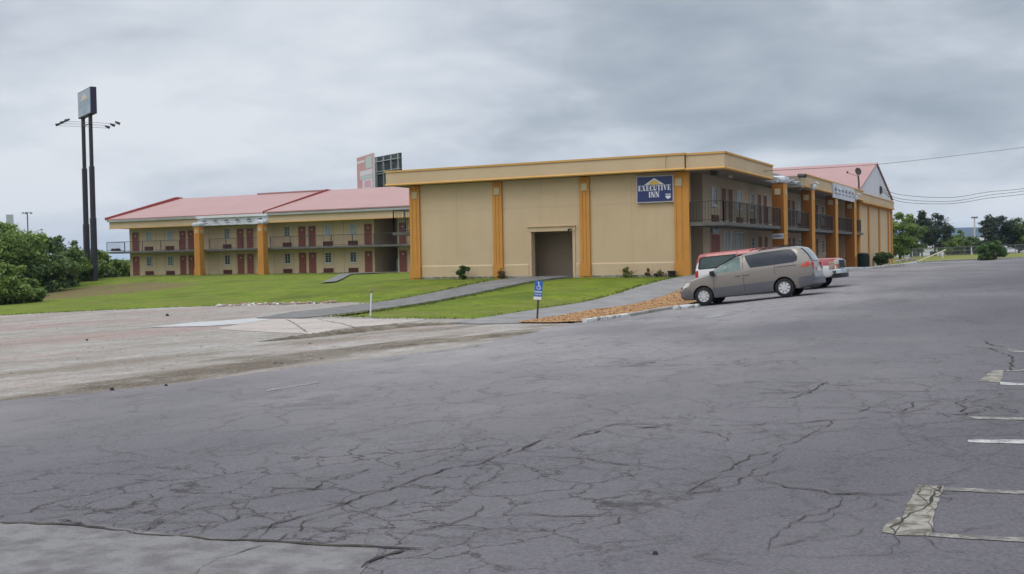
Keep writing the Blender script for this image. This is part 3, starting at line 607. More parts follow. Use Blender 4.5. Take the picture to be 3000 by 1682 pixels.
def acunit(parent,fn,a0,a1,b0,b1):
    mb=MB(); wbox(mb,fn,a0,a1,b0,b1,-.02,.10); n=6
    for i in range(n):
        z=b0+(b1-b0)*(i+.5)/n; wbox(mb,fn,a0+.03,a1-.03,z-.012,z+.012,.10,.125)
    return mb.build('air_conditioner',M['ac'],parent)
def railing(parent,pts,z0,z1,name='railing',sp=.14,post=1.6):
    mb=MB()
    for a,b in zip(pts,pts[1:]):
        a=Vector((*a,0)); b=Vector((*b,0)); L_=(b-a).length
        mb.tube([a+Vector((0,0,z1)),b+Vector((0,0,z1))],.026,6); mb.tube([a+Vector((0,0,z0+.1)),b+Vector((0,0,z0+.1))],.018,4)
        n=max(1,int(L_/sp))
        for i in range(n+1):
            p=a+(b-a)*i/n; mb.tube([p+Vector((0,0,z0+.1)),p+Vector((0,0,z1))],.009,4,caps=False)
        n=max(1,round(L_/post))
        for i in range(n+1):
            p=a+(b-a)*i/n; mb.box(p.x-.025,p.x+.025,p.y-.025,p.y+.025,z0-.12,z1-.03)
    return mb.build(name,M['iron'],parent)
def pillar(parent,x0,x1,y0,y1,z0,z1,dark=False,wrap=True,cap=True,name='pillar'):
    mb=MB(); zp=.70
    mb.box(x0,x1,y0,y1,zp+.0,z1); mb.box(x0-.05,x1+.05,y0-.05,y1+.05,z0,zp)
    # flutes: raised ribs on the long faces
    w=(x1-x0)
    for k in (.12,.42,.72): mb.box(x0+w*k,x0+w*(k+.17),y0-.025,y0+.01,zp+.001,z1-.001)
    o=mb.build(name,M['orangedark' if dark else 'orange'],parent)
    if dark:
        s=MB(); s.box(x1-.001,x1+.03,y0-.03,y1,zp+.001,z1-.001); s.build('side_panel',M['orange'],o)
    if cap:
        t=MB(); c=(x0+x1)/2; t.box(c-.17,c+.17,y0-.06,y0-.02,z1-.75,z1-.40); t.build('square_tile',M['tile'],o); t=MB(); t.box(x1+.0305,x1+.06,(y0+y1)/2-.17,(y0+y1)/2+.17,z1-.75,z1-.40); t.build('square_tile',M['tile'],o)
    if wrap:
        t=MB(); n=14; r=np.random.default_rng(int(abs(x0*7+y0*13))); vs=[]; Z=[z1-.05,z1+.02,z1+.16,z1+.30,z1+.36]
        cx,cy=(x0+x1)/2,(y0+y1)/2; hx,hy=(x1-x0)/2,(y1-y0)/2
        for k,z in enumerate(Z):
            for i in range(n*4):
                s=i/(n*4)*4; sd=int(s); f=(s-sd)*2-1; g=[.05,.11,.14,.10,-.1][k]+r.normal(0,.018)
                X,Y=[(f,-1),(1,f),(-f,1),(-1,-f)][sd]; vs.append((cx+X*(hx+g),cy+Y*(hy+g),z+r.normal(0,.018)))
        N4=n*4; fs=[(k*N4+i,k*N4+(i+1)%N4,(k+1)*N4+(i+1)%N4,(k+1)*N4+i) for k in range(4) for i in range(N4)]+[tuple(range(4*N4,5*N4))]
        t.add(vs,fs); t.build('wrapped_capital',M['wrap'],o,smooth=True)
    return o
def text(body,size,parent,m,fn_matrix,name='lettering',depth=.01,bold=0.,sx=1.):
    cu=D.curves.new(name,'FONT'); cu.body=body; cu.size=size; cu.extrude=depth; cu.align_x='CENTER'; cu.align_y='CENTER'; cu.offset=bold
    o=D.objects.new(name,cu); COL.objects.link(o); dg=bpy.context.evaluated_depsgraph_get(); me=D.meshes.new_from_object(o.evaluated_get(dg)); D.objects.remove(o)
    me.materials.clear(); me.materials.append(M[m]); ob=D.objects.new(name,me); COL.objects.link(ob); ob.parent=parent; ob.matrix_local=fn_matrix@Matrix.Diagonal((sx,1,1,1)); return ob
# bold slab-serif capitals, one polygon list per letter on a 0..1 height
def serif(ch):
    T=.24; t=.09; s=.075
    bar=lambda a,b,c,d:[(a,c),(b,c),(b,d),(a,d)]
    dg=lambda x0,x1,w:[(x0,1),(x0+w,1),(x1+w,0),(x1,0)]
    if ch=='I': return [bar(.07,.07+T,0,1),bar(0,.38,0,s),bar(0,.38,1-s,1)],.38
    if ch=='E': return [bar(.06,.06+T,0,1),bar(0,.66,0,s),bar(0,.62,1-s,1),bar(.25,.5,.46,.54),bar(.59,.66,0,.26),bar(.55,.62,.74,1),bar(.46,.51,.38,.62)],.66
    if ch=='X': return [dg(.06,.46,T),[(.62,1),(.69,1),(.17,0),(.10,0)],bar(0,.36,1-s,1),bar(.54,.78,1-s,1),bar(0,.26,0,s),bar(.42,.78,0,s)],.78
    if ch=='C': return [[(.22,.97),(.30,.97),(.30,.03),(.22,.03),(.06,.2),(0,.4),(0,.6),(.06,.8)],bar(.22,.55,1-s,1),bar(.22,.55,0,s),bar(.54,.62,.68,1),bar(.54,.62,0,.25)],.64
    if ch=='U': return [bar(.06,.06+T,.12,1),bar(.56,.56+t,.12,1),[(.06,.2),(.65,.2),(.58,.05),(.45,0),(.26,0),(.12,.06)],bar(0,.36,1-s,1),bar(.47,.73,1-s,1)],.73
    if ch=='T': return [bar(.22,.22+T,0,1),bar(0,.68,1-s,1),bar(0,.07,.74,1),bar(.61,.68,.74,1),bar(.13,.55,0,s)],.68
    if ch=='V': return [[(.05,1),(.30,1),(.48,.15),(.40,0),(.33,0)],[(.62,1),(.69,1),(.42,0),(.37,.0)],bar(0,.36,1-s,1),bar(.52,.76,1-s,1)],.76
    if ch=='N': return [bar(.08,.08+t,0,1),dg(.06,.50,T),bar(.66,.66+t,0,1),bar(0,.32,1-s,1),bar(.55,.84,1-s,1),bar(0,.26,0,s)],.84
def serif_word(mb,word,fn,cx,z0,hh,width,d0,d1,m=0):
    gl=[serif(c) for c in word]; tot=sum(g[1] for g in gl)+.09*(len(gl)-1); k=width/tot; x=cx-width/2
    for i,(ps,w) in enumerate(gl):
        for j,p in enumerate(ps): mb.prism([(x+a*k,z0+b*hh) for a,b in p],fn,d0,d1+.0012*j,m)
        x+=(w+.09)*k
# ================================================================ FRONT BLOCK AND RIGHT WING
mot=empty('motel_building',(0,0,0)); tag(mot,'tan stucco two storey motel block with orange pilasters and long open balcony wing','motel building')
f0=FX(0.)
mb=MB(); mb.prism([(-16.24,-.4),(-8.7,-.4),(-8.7,2.40),(-6.3,2.40),(-6.3,-.4),(.0,-.4),(.0,5.22),(-16.24,5.22)],f0,-.4,0)
mb.build('front_wall',M['stucco'],mot)
mb=MB()
for a in (-13.25,-8.12,-3.0): wbox(mb,f0,a,a+.012,.72 if a!=-8.12 else 2.75,5.1,.0,.003)
for a0,a1 in ((-15.55,-10.98),(-10.38,-5.85),(-5.27,-.72)): wbox(mb,f0,a0,a1,3.70,3.712,.0,.004)
mb.build('panel_joint',M['joint'],mot)
for a0,a1 in ((-15.55,-10.98),(-10.38,-8.88),(-6.12,-5.87),(-5.25,-.72)):
    mb=MB(); mb.prism([(0,-.4),(.05,-.4),(.05,.64),(0,.70)],(lambda a,b,d:(d,-a,b)),a0,a1); mb.build('plinth',M['stucco'],mot)
mb=MB()
for a0,a1 in ((-15.55,-8.88),(-6.12,-.1)): wbox(mb,f0,a0,a1,-.4,.07,.05,.085)
mb.build('footing',M['slab'],mot)
def pilaster(a0,a1,ribs,tile,t=None):
    mb=MB(); wbox(mb,f0,a0,a1,.70,5.20,.0,.10); wbox(mb,f0,a0-.03,a1+.03,-.4,.70,.0,.17)
    for r0,r1 in ribs: wbox(mb,f0,a0+r0,a0+r1,.701,5.199,.10,.122)
    o=mb.build('pilaster',M['orange'],mot); t=MB(); wbox(t,f0,tile-.17,tile+.17,4.48,4.86,.123,.16); t.build('square_tile',M['tile'],o)
for a0,a1,tl in ((-16.24,-15.60,-15.88),(-10.95,-10.40,-10.68),(-5.84,-5.29,-5.56)):
    w=a1-a0; pilaster(a0,a1,[(0,.16),(.2,w-.2),(w-.16,w)],tl)
pilaster(-.69,.08,[(0,.10),(.13,.40),(.48,.77)],-.43)
# passage opening
mb=MB(); wbox(mb,f0,-8.88,-6.14,2.42,2.66,.0,.07); wbox(mb,f0,-8.90,-6.12,2.66,2.71,.0,.13); wbox(mb,f0,-8.86,-8.701,-.4,2.42,.0,.05); wbox(mb,f0,-6.299,-6.16,-.4,2.42,.0,.05)
mb.build('passage_surround',M['stucco'],mot)
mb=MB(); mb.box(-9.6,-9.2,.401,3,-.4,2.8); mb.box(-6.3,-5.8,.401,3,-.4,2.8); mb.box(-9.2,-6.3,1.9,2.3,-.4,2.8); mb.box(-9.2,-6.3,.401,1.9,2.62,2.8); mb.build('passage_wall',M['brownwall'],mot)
mb=MB(); mb.box(-8.68,-6.32,-.45,1.9,-.3,.03); mb.build('passage_floor',M['path'],mot)
mb=MB(); mb.tube([(-6.42,-.15,2.50),(-6.42,-.28,2.44)],.05,8); mb.tube([(-6.30,-.14,2.50),(-6.30,-.28,2.46)],.035,8); mb.build('security_light',M['iron'],mot)
# roof, fascia
def fascia(parent,rects,zt,zb,name='fascia',mt='stucco'):
    """rects: list of (x0,x1,y0,y1) plan boxes of the band"""
    o=None
    mb=MB(); 
    for r in rects: mb.box(*r,zb+.12,zt-.10)
    o=mb.build(name,M[mt],parent); t=MB()
    for x0,x1,y0,y1 in rects:
        t.box(x0-.05,x1+.05,y0-.05,y1+.05,zt-.10,zt)
        t.prism([(zb,.0),(zb,.06),(zb+.05,.085),(zb+.12,.03),(zb+.12,0)],(lambda a,b,d:(d,y0-b,a)),x0-.03,x1+.03) if x1-x0>y1-y0 else t.prism([(zb,.0),(zb,.06),(zb+.05,.085),(zb+.12,.03),(zb+.12,0)],(lambda a,b,d:(x1+b,d,a)),y0-.03,y1+.03)
        t.box(x0,x1,y0,y1,zb+.0,zb+.12)
    t.build('cornice',M['ochre'],o); return o
fascia(mot,[(-17.45,.02,-.62,-.45)],6.08,5.22)
fascia(mot,[(.07,2.02,-.50,-.33),(1.85,2.02,-.329,9.45)],6.05,5.20,'fascia')
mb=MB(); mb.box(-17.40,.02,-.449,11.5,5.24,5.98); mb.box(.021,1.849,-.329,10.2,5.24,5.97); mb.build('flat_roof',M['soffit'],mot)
mb=MB(); mb.box(1.86,2.01,9.50,9.56,5.2,6.03); mb.build('downpipe',M['ochre'],mot)
mb=MB(); mb.tube([(-.9,-.72,5.34),(-.9,-.72,5.75),(-.82,-.72,6.0)],.012,5); mb.build('cable_hook',M['iron'],mot)
# alcove behind the corner and wing wall
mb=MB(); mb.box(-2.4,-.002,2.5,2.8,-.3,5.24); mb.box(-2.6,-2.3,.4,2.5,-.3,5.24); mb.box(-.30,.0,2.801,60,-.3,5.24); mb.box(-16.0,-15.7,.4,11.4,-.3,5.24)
mb.build('wing_wall',M['wallshaded'],mot)
fr=RX(0.)
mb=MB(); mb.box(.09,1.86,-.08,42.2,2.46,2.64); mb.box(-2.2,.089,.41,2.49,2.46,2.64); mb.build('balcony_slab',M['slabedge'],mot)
railing(mot,[(.12,-.03),(1.80,-.03),(1.80,12.2)],2.64,3.68)
railing(mot,[(1.80,13.2),(1.80,20.3)],2.64,3.68); railing(mot,[(1.80,21.3),(1.80,28.7)],2.64,3.68); railing(mot,[(1.80,29.7),(1.80,36.8)],2.64,3.68); railing(mot,[(1.80,37.8),(1.80,41.2)],2.64,3.68)
Z2=2.645
for y0,y1 in ((6.0,6.85),(7.35,8.2),(14.05,14.85),(15.5,16.3),(22.2,23.0),(23.6,24.4),(30.3,31.1),(31.7,32.5),(38.0,38.8)): door(mot,fr,y0,y1,Z2,Z2+2.03,'doordark',False)
for y0,y1 in ((14.15,14.95),(15.6,16.4),(22.2,23.0),(23.6,24.4),(30.3,31.1),(31.7,32.5),(38.0,38.8)): door(mot,fr,y0,y1,.08,2.1,'doordark',False)
for y0,y1,g in ((4.1,5.1,'glassdark'),(9.1,10.2,'glassblue'),(12.2,13.1,'glassdark'),(18.,19.,'glassdark'),(25.6,26.6,'glassblue'),(34,35,'glassdark')):
    window(mot,fr,y0,y1,Z2+1.0,Z2+2.05,g); acunit(mot,fr,y0-.05,y1+.1,Z2+.06,Z2+.50)
for y0,y1,g in ((12.3,13.1,'glassdark'),(18.,19.,'glassdark'),(25.6,26.6,'glassgreen'),(34,35,'glassdark')): window(mot,fr,y0,y1,1.0,2.05,g)
# office front: brown door with board above, glass double door, shop window
door(mot,fr,3.8,5.5,.08,2.1,'door',False)
o=window(mot,fr,6.15,7.0,.10,2.35,'glassblue',False,'glass_door'); o=window(mot,fr,7.5,8.35,.10,2.35,'glassblue',False,'glass_door')
o=window(mot,fr,8.85,10.6,.7,2.3,'glassgreen',False)
mb=MB(); wbox(mb,fr,9.0,9.7,1.25,2.15,.013,.03); wbox(mb,fr,9.95,10.35,1.25,2.15,.013,.03); mb.build('curtain',M['curtain'],o)
mb=MB(); mb.tube([(.9,4.5,5.10),(.9,4.5,5.24)],.15,12); mb.build('ceiling_lamp',M['plate'],mot)
mb=MB(); mb.box(.9,1.2,.9,1.25,5.02,5.24); mb.build('loudspeaker',M['iron'],mot)
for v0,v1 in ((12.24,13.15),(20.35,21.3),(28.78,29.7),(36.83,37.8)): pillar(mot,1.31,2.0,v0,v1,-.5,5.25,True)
# the gap between the two fascias: bare gutter and joists; then second fascia
mb=MB(); mb.box(.85,.99,9.57,18.25,5.55,5.95); mb.build('gutter',M['gutter'],mot)
mb=MB(); mb.box(-6,.84,10.25,18.3,5.35,5.9); 
for y in np.arange(10.4,18.1,.6): mb.box(.995,1.9,y,y+.09,5.30,5.45)
mb.build('bare_joists',M['gutter'],mot)
mb=MB()
for i in range(12):
    y=13.4+i*.55; mb.box(1.2,1.9,y,y+.25,5.46+.1*math.sin(i*2.1),5.50+.1*math.sin(i*2.1))
mb.build('torn_wrap',M['wrap'],mot)
fascia(mot,[(1.85,2.0,18.3,41.3)],6.12,5.25)
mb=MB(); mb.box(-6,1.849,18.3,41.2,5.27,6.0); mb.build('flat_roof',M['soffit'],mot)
mb=MB(); mb.box(1.8,1.98,18.12,18.29,5.2,6.1); mb.build('fascia_end',M['tile'],mot)
mb=MB(); mb.tube([(1.7,17.9,5.98),(2.2,17.6,5.9)],.12,8); mb.tube([(1.75,18.0,5.8),(1.75,18.0,6.1)],.04,6); mb.build('floodlight',M['iron'],mot)
def wrapband(parent,fn,a0,a1,b0,b1,n,logo=True,seed=3):
    r=np.random.default_rng(seed); mb=MB(); K=26; R_=5; vs=[]
    for j in range(R_+1):
        for i in range(K+1):
            a=a0+(a1-a0)*i/K; b=b0+(b1-b0)*j/R_+(r.normal(0,.012) if 0<i<K else 0); vs.append(fn(a,b,.09+r.normal(0,.008)))
    fs=[(j*(K+1)+i,j*(K+1)+i+1,(j+1)*(K+1)+i+1,(j+1)*(K+1)+i) for j in range(R_) for i in range(K)]
    mb.add(vs,fs); wbox(mb,fn,a0,a1,b0,b1,.0,.06)
    o=mb.build('wrapped_fascia',M['wrap'],parent,smooth=True)
    if logo:
        L_=MB(); H_=b1-b0
        for i in range(n):
            c=a0+(a1-a0)*(i+.62)/(n+.25); zc=b0+H_*.50; w=.27
            arc=[(c+w*math.cos(t),zc+H_*.24*math.sin(t)) for t in np.linspace(0,math.pi,10)]; inn=[(c+w*.55*math.cos(t),zc+H_*.08*math.sin(t)) for t in np.linspace(math.pi,0,8)]
            L_.prism(arc+inn,fn,.112,.118); wbox(L_,fn,c-.15,c+.42,zc-.20*H_,zc-.13*H_,.112,.118)
        L_.build('wrap_print',M['wraplogo'],o)
    return o
wrapband(mot,RX(2.0),27.6,36.6,4.98,6.02,6,True,4)
mb=MB()
for y in (20.2,28.6,36.6): mb.tube([(2.05,y,5.5),(2.4,y-.3,5.62),(2.55,y-.2,5.5)],.05,6)
mb.build('hanging_wrap',M['wrap'],mot)
# west balcony of the front block
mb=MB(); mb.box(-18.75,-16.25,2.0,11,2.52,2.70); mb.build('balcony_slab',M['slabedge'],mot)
railing(mot,[(-16.3,2.05),(-18.7,2.05),(-18.7,10.9)],2.70,4.0,'railing',.22,1.2)
# wall signs ------------------------------------------------------
sg=empty('wall_sign',(-1.68,-.02,4.39)); tag(sg,'navy blue wall sign reading EXECUTIVE INN under a white triangle','sign')
fs_=lambda a,b,d:(a+1.68-1.68,-.04-d,b)
mb=MB(); wbox(mb,fs_,-.985,.985,-.685,.675,-.02,.10); o=mb.build('sign_frame',M['signgrey'],sg)
mb=MB(); wbox(mb,fs_,-.93,.93,-.63,.62,.10,.115); mb.build('sign_face',M['navy'],sg)
mb=MB(); mb.prism([(-.56,.215),(.50,.215),(-.02,.55)],fs_,.115,.121); mb.build('triangle_emblem',M['signwhite'],sg)
mb=MB(); mb.prism([(-.02+.27*math.cos(t),.222+.20*math.sin(t)) for t in np.linspace(0,math.pi,14)],fs_,.1215,.126); mb.build('sun_emblem',M['gold'],sg)
mb=MB(); serif_word(mb,'EXECUTIVE',fs_,-.015,-.085,.275,1.72,.115,.121); serif_word(mb,'INN',fs_,-.04,-.42,.28,.56,.115,.121); mb.build('lettering',M['signwhite'],sg)
mb=MB()
for k in range(7): wbox(mb,fs_,.56+k*.042,.56+k*.042+.03,-.33+.0,-.27,.115,.119)
mb.prism([(.58,-.37),(.83,-.37),(.85,-.43),(.78,-.50),(.70,-.53),(.63,-.50),(.56,-.43)],fs_,.115,.120); mb.build('small_emblem',M['signwhite'],sg)
sp=empty('office_sign',(1.655,12.2,2.05)); tag(sp,'small white sign with dark blue lettering fixed to the nearest orange pillar','sign')
ff=lambda a,b,d:(a,-d,b)
mb=MB(); wbox(mb,ff,-.33,.33,-.16,.16,-.01,.03); bevel(mb.build('board',M['white'],sp),.01)
RXY=Matrix.Rotation(math.radians(90),4,'X')
text('OFFICE',.135,sp,'navy',Matrix.Translation((.055,-.036,0))@RXY,'lettering',.003,.004,.95)
mb=MB(); mb.prism([(-.29,0),(-.22,.06),(-.22,-.06)],ff,.03,.036); wbox(mb,ff,-.221,-.185,-.025,.025,.03,.036); mb.build('arrow',M['navy'],sp)
sb=empty('door_board',(0.1,4.6,2.45)); tag(sb,'pale grey board with dark print above the brown office door','sign')
ffr=lambda a,b,d:(d,a,b)
mb=MB(); wbox(mb,ffr,-.75,.55,-.28,.28,-.04,.04); mb.build('board',M['glassblue'],sb); mb=MB(); wbox(mb,ffr,-.55,.30,-.06,.06,.04,.046); mb.build('print',M['navy'],sb)
# ================================================================ REAR WING WITH GABLE
rear=empty('gabled_rear_wing',(-20,50,0)); tag(rear,'far motel wing with white gable end and long pink metal roof','motel wing')
RO=Vector((-20,50,0))
_old=MB.build
def rel(mb):
    mb.v=[(x+20,y-50,z) for x,y,z in mb.v]; return mb
mb=MB(); mb.box(-45,1.55,41.4,61.2,-.5,5.6); rel(mb).build('end_wall',M['stucco'],rear)
mb=MB()
for y0,y1 in ((41.35,41.9),(46.46,46.95),(52.6,53.1),(58.6,59.1),(60.7,61.25)): mb.box(1.5,1.68,y0,y1,-.5,5.2)
mb.box(1.551,1.66,41.9,60.7,5.0,5.2); mb.box(1.30,1.66,41.3,41.399,-.5,5.2)
rel(mb).build('pilaster',M['orange'],rear)
mb=MB(); mb.box(1.551,1.62,41.95,60.65,-.5,.55); rel(mb).build('plinth',M['stucco'],rear)
mb=MB(); mb.box(1.7,1.9,41.4,60.6,5.28,5.88); mb.box(-44,1.69,41.5,61.3,5.3,5.86); o=rel(mb).build('fascia',M['stucco'],rear)
mb=MB(); mb.box(1.68,1.96,41.38,60.7,5.16,5.28); mb.box(1.68,1.94,41.38,60.7,5.88,5.95); rel(mb).build('cornice',M['ochre'],rear)
mb=MB(); mb.prism([(43.0,5.96),(61.6,5.96),(61.6,6.3),(52.1,9.02),(43.0,6.42)],RX(1.5),-.3,0); rel(mb).build('gable_wall',M['gable'],rear)
mb=MB(); rp=[(42.2,6.20),(52.1,9.10),(62.3,6.15),(62.3,6.27),(52.1,9.22),(42.2,6.32)]; mb.prism(rp,RX(1.62),-47,0); rel(mb).build('roof',M['roofpink'],rear)
mb=MB(); mb.box(1.5,1.62,54.05,54.95,6.5,7.15); rel(mb).build('meter_box',M['iron'],rear)
# ================================================================ LEFT WING
lw=empty('long_motel_wing',(-58,36,0)); tag(lw,'distant two storey motel wing with pink roof, balcony and red brown doors','motel wing')
def rl(mb): mb.v=[(x+58,y-36,z) for x,y,z in mb.v]; return mb
V=36.; fl=lambda a,b,d:(a+58,V-36-d,b)
FL=fl
mb=MB(); mb.box(-74.35,-42.6,V,V+17,-.4,5.25); mb.box(-39.95,-17,V,V+17,-.4,5.25); rl(mb).build('wall',M['block'],lw)
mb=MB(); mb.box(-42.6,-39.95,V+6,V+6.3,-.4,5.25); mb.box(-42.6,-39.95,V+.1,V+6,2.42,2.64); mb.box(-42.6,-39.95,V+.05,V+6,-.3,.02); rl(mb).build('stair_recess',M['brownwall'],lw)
DR=[(-73.91,-72.96),(-67.15,-66.32),(-65.99,-65.15),(-59.38,-58.51),(-58.13,-57.27),(-51.56,-50.68),(-50.34,-49.47),(-43.69,-42.83),(-39.77,-38.93)]
WU=[(-71.95,-71.12,'glassblue'),(-68.95,-68.14,'glassblue'),(-61.10,-60.33,'glassgreen'),(-53.35,-52.6,'glassgreen'),(-48.41,-47.6,'glassblue'),(-45.43,-44.65,'glassblue'),(-37,-36.2,'glassblue')]
WL=[(-71.95,-71.12,'glassdark'),(-68.95,-68.14,'glassgreen'),(-61.10,-60.33,'glassdark'),(-53.35,-52.6,'glassdark'),(-48.41,-47.6,'glassdark'),(-45.43,-44.65,'glassdark'),(-37,-36.2,'glassdark')]
for z0 in (0.02,2.63):
    for a,b in DR: door(lw,fl,a,b,z0,z0+2.03,'door',True,-1 if a<-66.5 and a>-70 else 1)
for a,b,g in WL: window(lw,fl,a,b,.98,2.02,g); acunit(lw,fl,a-.15,b+.15,.05,.46)
for a,b,g in WU: window(lw,fl,a,b,3.68,4.73,g); acunit(lw,fl,a-.15,b+.15,2.68,3.10)
mb=MB()
for a in np.arange(-74.2,-43,1.22):
    for z0,z1 in ((.0,2.4),(2.7,5.0)):
        if any(x0-.1<a<x1+.1 for x0,x1 in DR) or any(x0-.1<a<x1+.1 for x0,x1,_ in WL): continue
        wbox(mb,fl,a,a+.03,z0,z1,.0,.012)
mb.build('batten',M['joint'],lw)
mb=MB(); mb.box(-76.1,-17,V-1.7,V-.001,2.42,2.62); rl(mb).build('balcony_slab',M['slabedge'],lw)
railing(lw,[(-76.0+58,0.9),(-76.0+58,-1.65),(-63.1+58,-1.65)],2.62,3.66,'railing',.13,2.4); railing(lw,[(-61.6+58,-1.65),(-55.2+58,-1.65)],2.62,3.66,'railing',.13,2.4); railing(lw,[(-53.8+58,-1.65),(-17+58,-1.65)],2.62,3.66,'railing',.13,2.4)
mb=MB(); 
for x0,x1 in ((-75.45,-63.0),(-53.95,-17)): mb.box(x0,x1,V-1.75,V-1.6,5.12,5.80)
mb.box(-75.45,-75.3,V-1.599,V+18,5.12,5.80); rl(mb).build('fascia',M['stucco'],lw)
mb=MB()
for x0,x1 in ((-75.5,-63.0),(-53.95,-17)): mb.box(x0,x1,V-1.8,V-1.751,5.06,5.14)
rl(mb).build('cornice',M['ochre'],lw)
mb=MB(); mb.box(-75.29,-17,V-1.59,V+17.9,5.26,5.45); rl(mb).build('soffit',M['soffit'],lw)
mb=MB(); mb.box(-75.6,-17,V-1.95,V-1.76,5.80,6.0); rl(mb).build('gutter',M['gutter'],lw)
wrapband(lw,lambda a,b,d:(a+58,-1.68-d,b),-63.0,-53.95,5.02,5.78,6,True,8)
mb=MB(); mb.box(-63.05,-53.9,V-1.97,V-1.961,5.80,6.02); mb.box(-63.05,-53.9,V-1.97,V-1.60,5.78,5.80); rl(mb).build('wrap_top_board',M['white'],lw)
# roof planes
sl=(8.72-6.0)/(45.2-34.1)
def rf(x0,x1,lift,m='roofpink',name='roof'):
    mb=MB(); y0,ym,y1=34.05,45.2,56.4; z0=6.0+lift; zm=8.70+lift
    mb.prism([(y0,z0),(ym,zm),(y1,z0),(y1,z0+.12),(ym,zm+.12),(y0,z0+.12)],RX(0),x0,x1); return rl(mb).build(name,M[m],lw)
rf(-75.6,-54.25,0.0); rf(-54.249,-17,.05)
for x0,x1,l in ((-75.85,-75.5,.0),(-54.40,-54.24,-.04)):
    mb=MB(); mb.prism([(34.0,6.02+l),(45.0,8.72+l),(45.5,8.72+l),(46.0,8.60+l),(46.0,8.75+l),(45.5,8.95+l),(44.6,8.98+l),(34.0,6.30+l)],RX(0),x0,x1); rl(mb).build('rake_trim',M['redtrim'],lw)
mb=MB(); mb.box(-64,-54.5,44.95,45.45,8.78,8.93); rl(mb).build('ridge_cap',M['roofpink'],lw)
mb=MB(); mb.prism([(36.0,5.46),(53.5,5.46),(45.2,8.60)],RX(-75.2),-.15,0); rl(mb).build('gable_wall',M['gable'],lw)
for x0,x1 in ((-62.95,-62.25),(-54.75,-54.05)): pillar(lw,x0+58,x1+58,-2.45,-1.75,-.4,5.0,False,True)
vm=empty('vending_machine',(-40.75,38.2,.02)); tag(vm,'pale blue vending machine standing in the dark stair recess','vending machine')
mb=MB(); mb.box(-.55,.40,-.4,.4,0,1.25); bevel(mb.build('cabinet',M['vending'],vm),.03); mb=MB(); mb.box(-.45,.1,-.42,-.401,.35,1.15); mb.build('front_panel',M['glassblue'],vm)
r3=np.random.default_rng(2)
for i,(x,lab) in enumerate(((-75.6,'dark lump of rubbish at the far end of the upper balcony'),(-75.1,'dark tipped bag, second from the end of the upper balcony'),(-74.75,'long dark bundle beside the first upper door'))):
    mb=MB(); mb.tube([(-.28,0,.1),(-.1,.03,.22),(.12,-.02,.2),(.30,0,.08)],[.05,.16,.14,.06],8); o=mb.build('bag',M['black'],smooth=True); o.location=(x,V-1.2,2.63); tag(o,lab,'bag')
# ================================================================ VEHICLES
M['vanpaint']=mat('vanpaint',(.20,.175,.155),.38,(.215,.19,.168),1.2,5,metal=.35,coat=.45)
M['vanclad']=mat('vanclad',(.105,.108,.12),.5,(.125,.125,.135),2,metal=.2)
M['truckwhite']=mat('truckwhite',(.58,.58,.60),.35,(.62,.62,.63),1.2,coat=.5)
M['truckred']=mat('truckred',(.30,.045,.042),.4,(.34,.055,.05),1.0,coat=.5)
M['carglassdark']=mat('carglassdark',(.020,.024,.034),.22,(.03,.034,.045),1.3,3,spec=.22)
M['carglassgreen']=mat('carglassgreen',(.085,.13,.12),.2,(.16,.22,.20),1.6,3,spec=.3)
M['carglasssky']=glass('carglasssky',(.15,.175,.19),(.24,.27,.29),.06)
M['rubber']=mat('rubber',(.018,.018,.019),.85,bump=.2,bscale=60)
M['hubcap']=mat('hubcap',(.60,.60,.60),.4,(.50,.50,.51),8,metal=.35)
M['chrome']=mat('chrome',(.62,.63,.65),.15,metal=1.)
M['lampred']=mat('lampred',(.40,.015,.01),.2,coat=.5); M['lamporange']=mat('lamporange',(.48,.075,.018),.25,coat=.5); M['lampclear']=mat('lampclear',(.55,.52,.46),.15,(.40,.38,.34),14,coat=.8)
M['suvglass']=mat('suvglass',(.03,.048,.047),.2,(.05,.075,.072),1.2,3,spec=.3); M['lampcorner']=mat('lampcorner',(.22,.09,.06),.3,(.34,.26,.2),12,coat=.5); M['seam']=mat('seam',(.04,.035,.03),.8); M['wheelwell']=mat('wheelwell',(.012,.012,.012),.95)
IP=np.interp
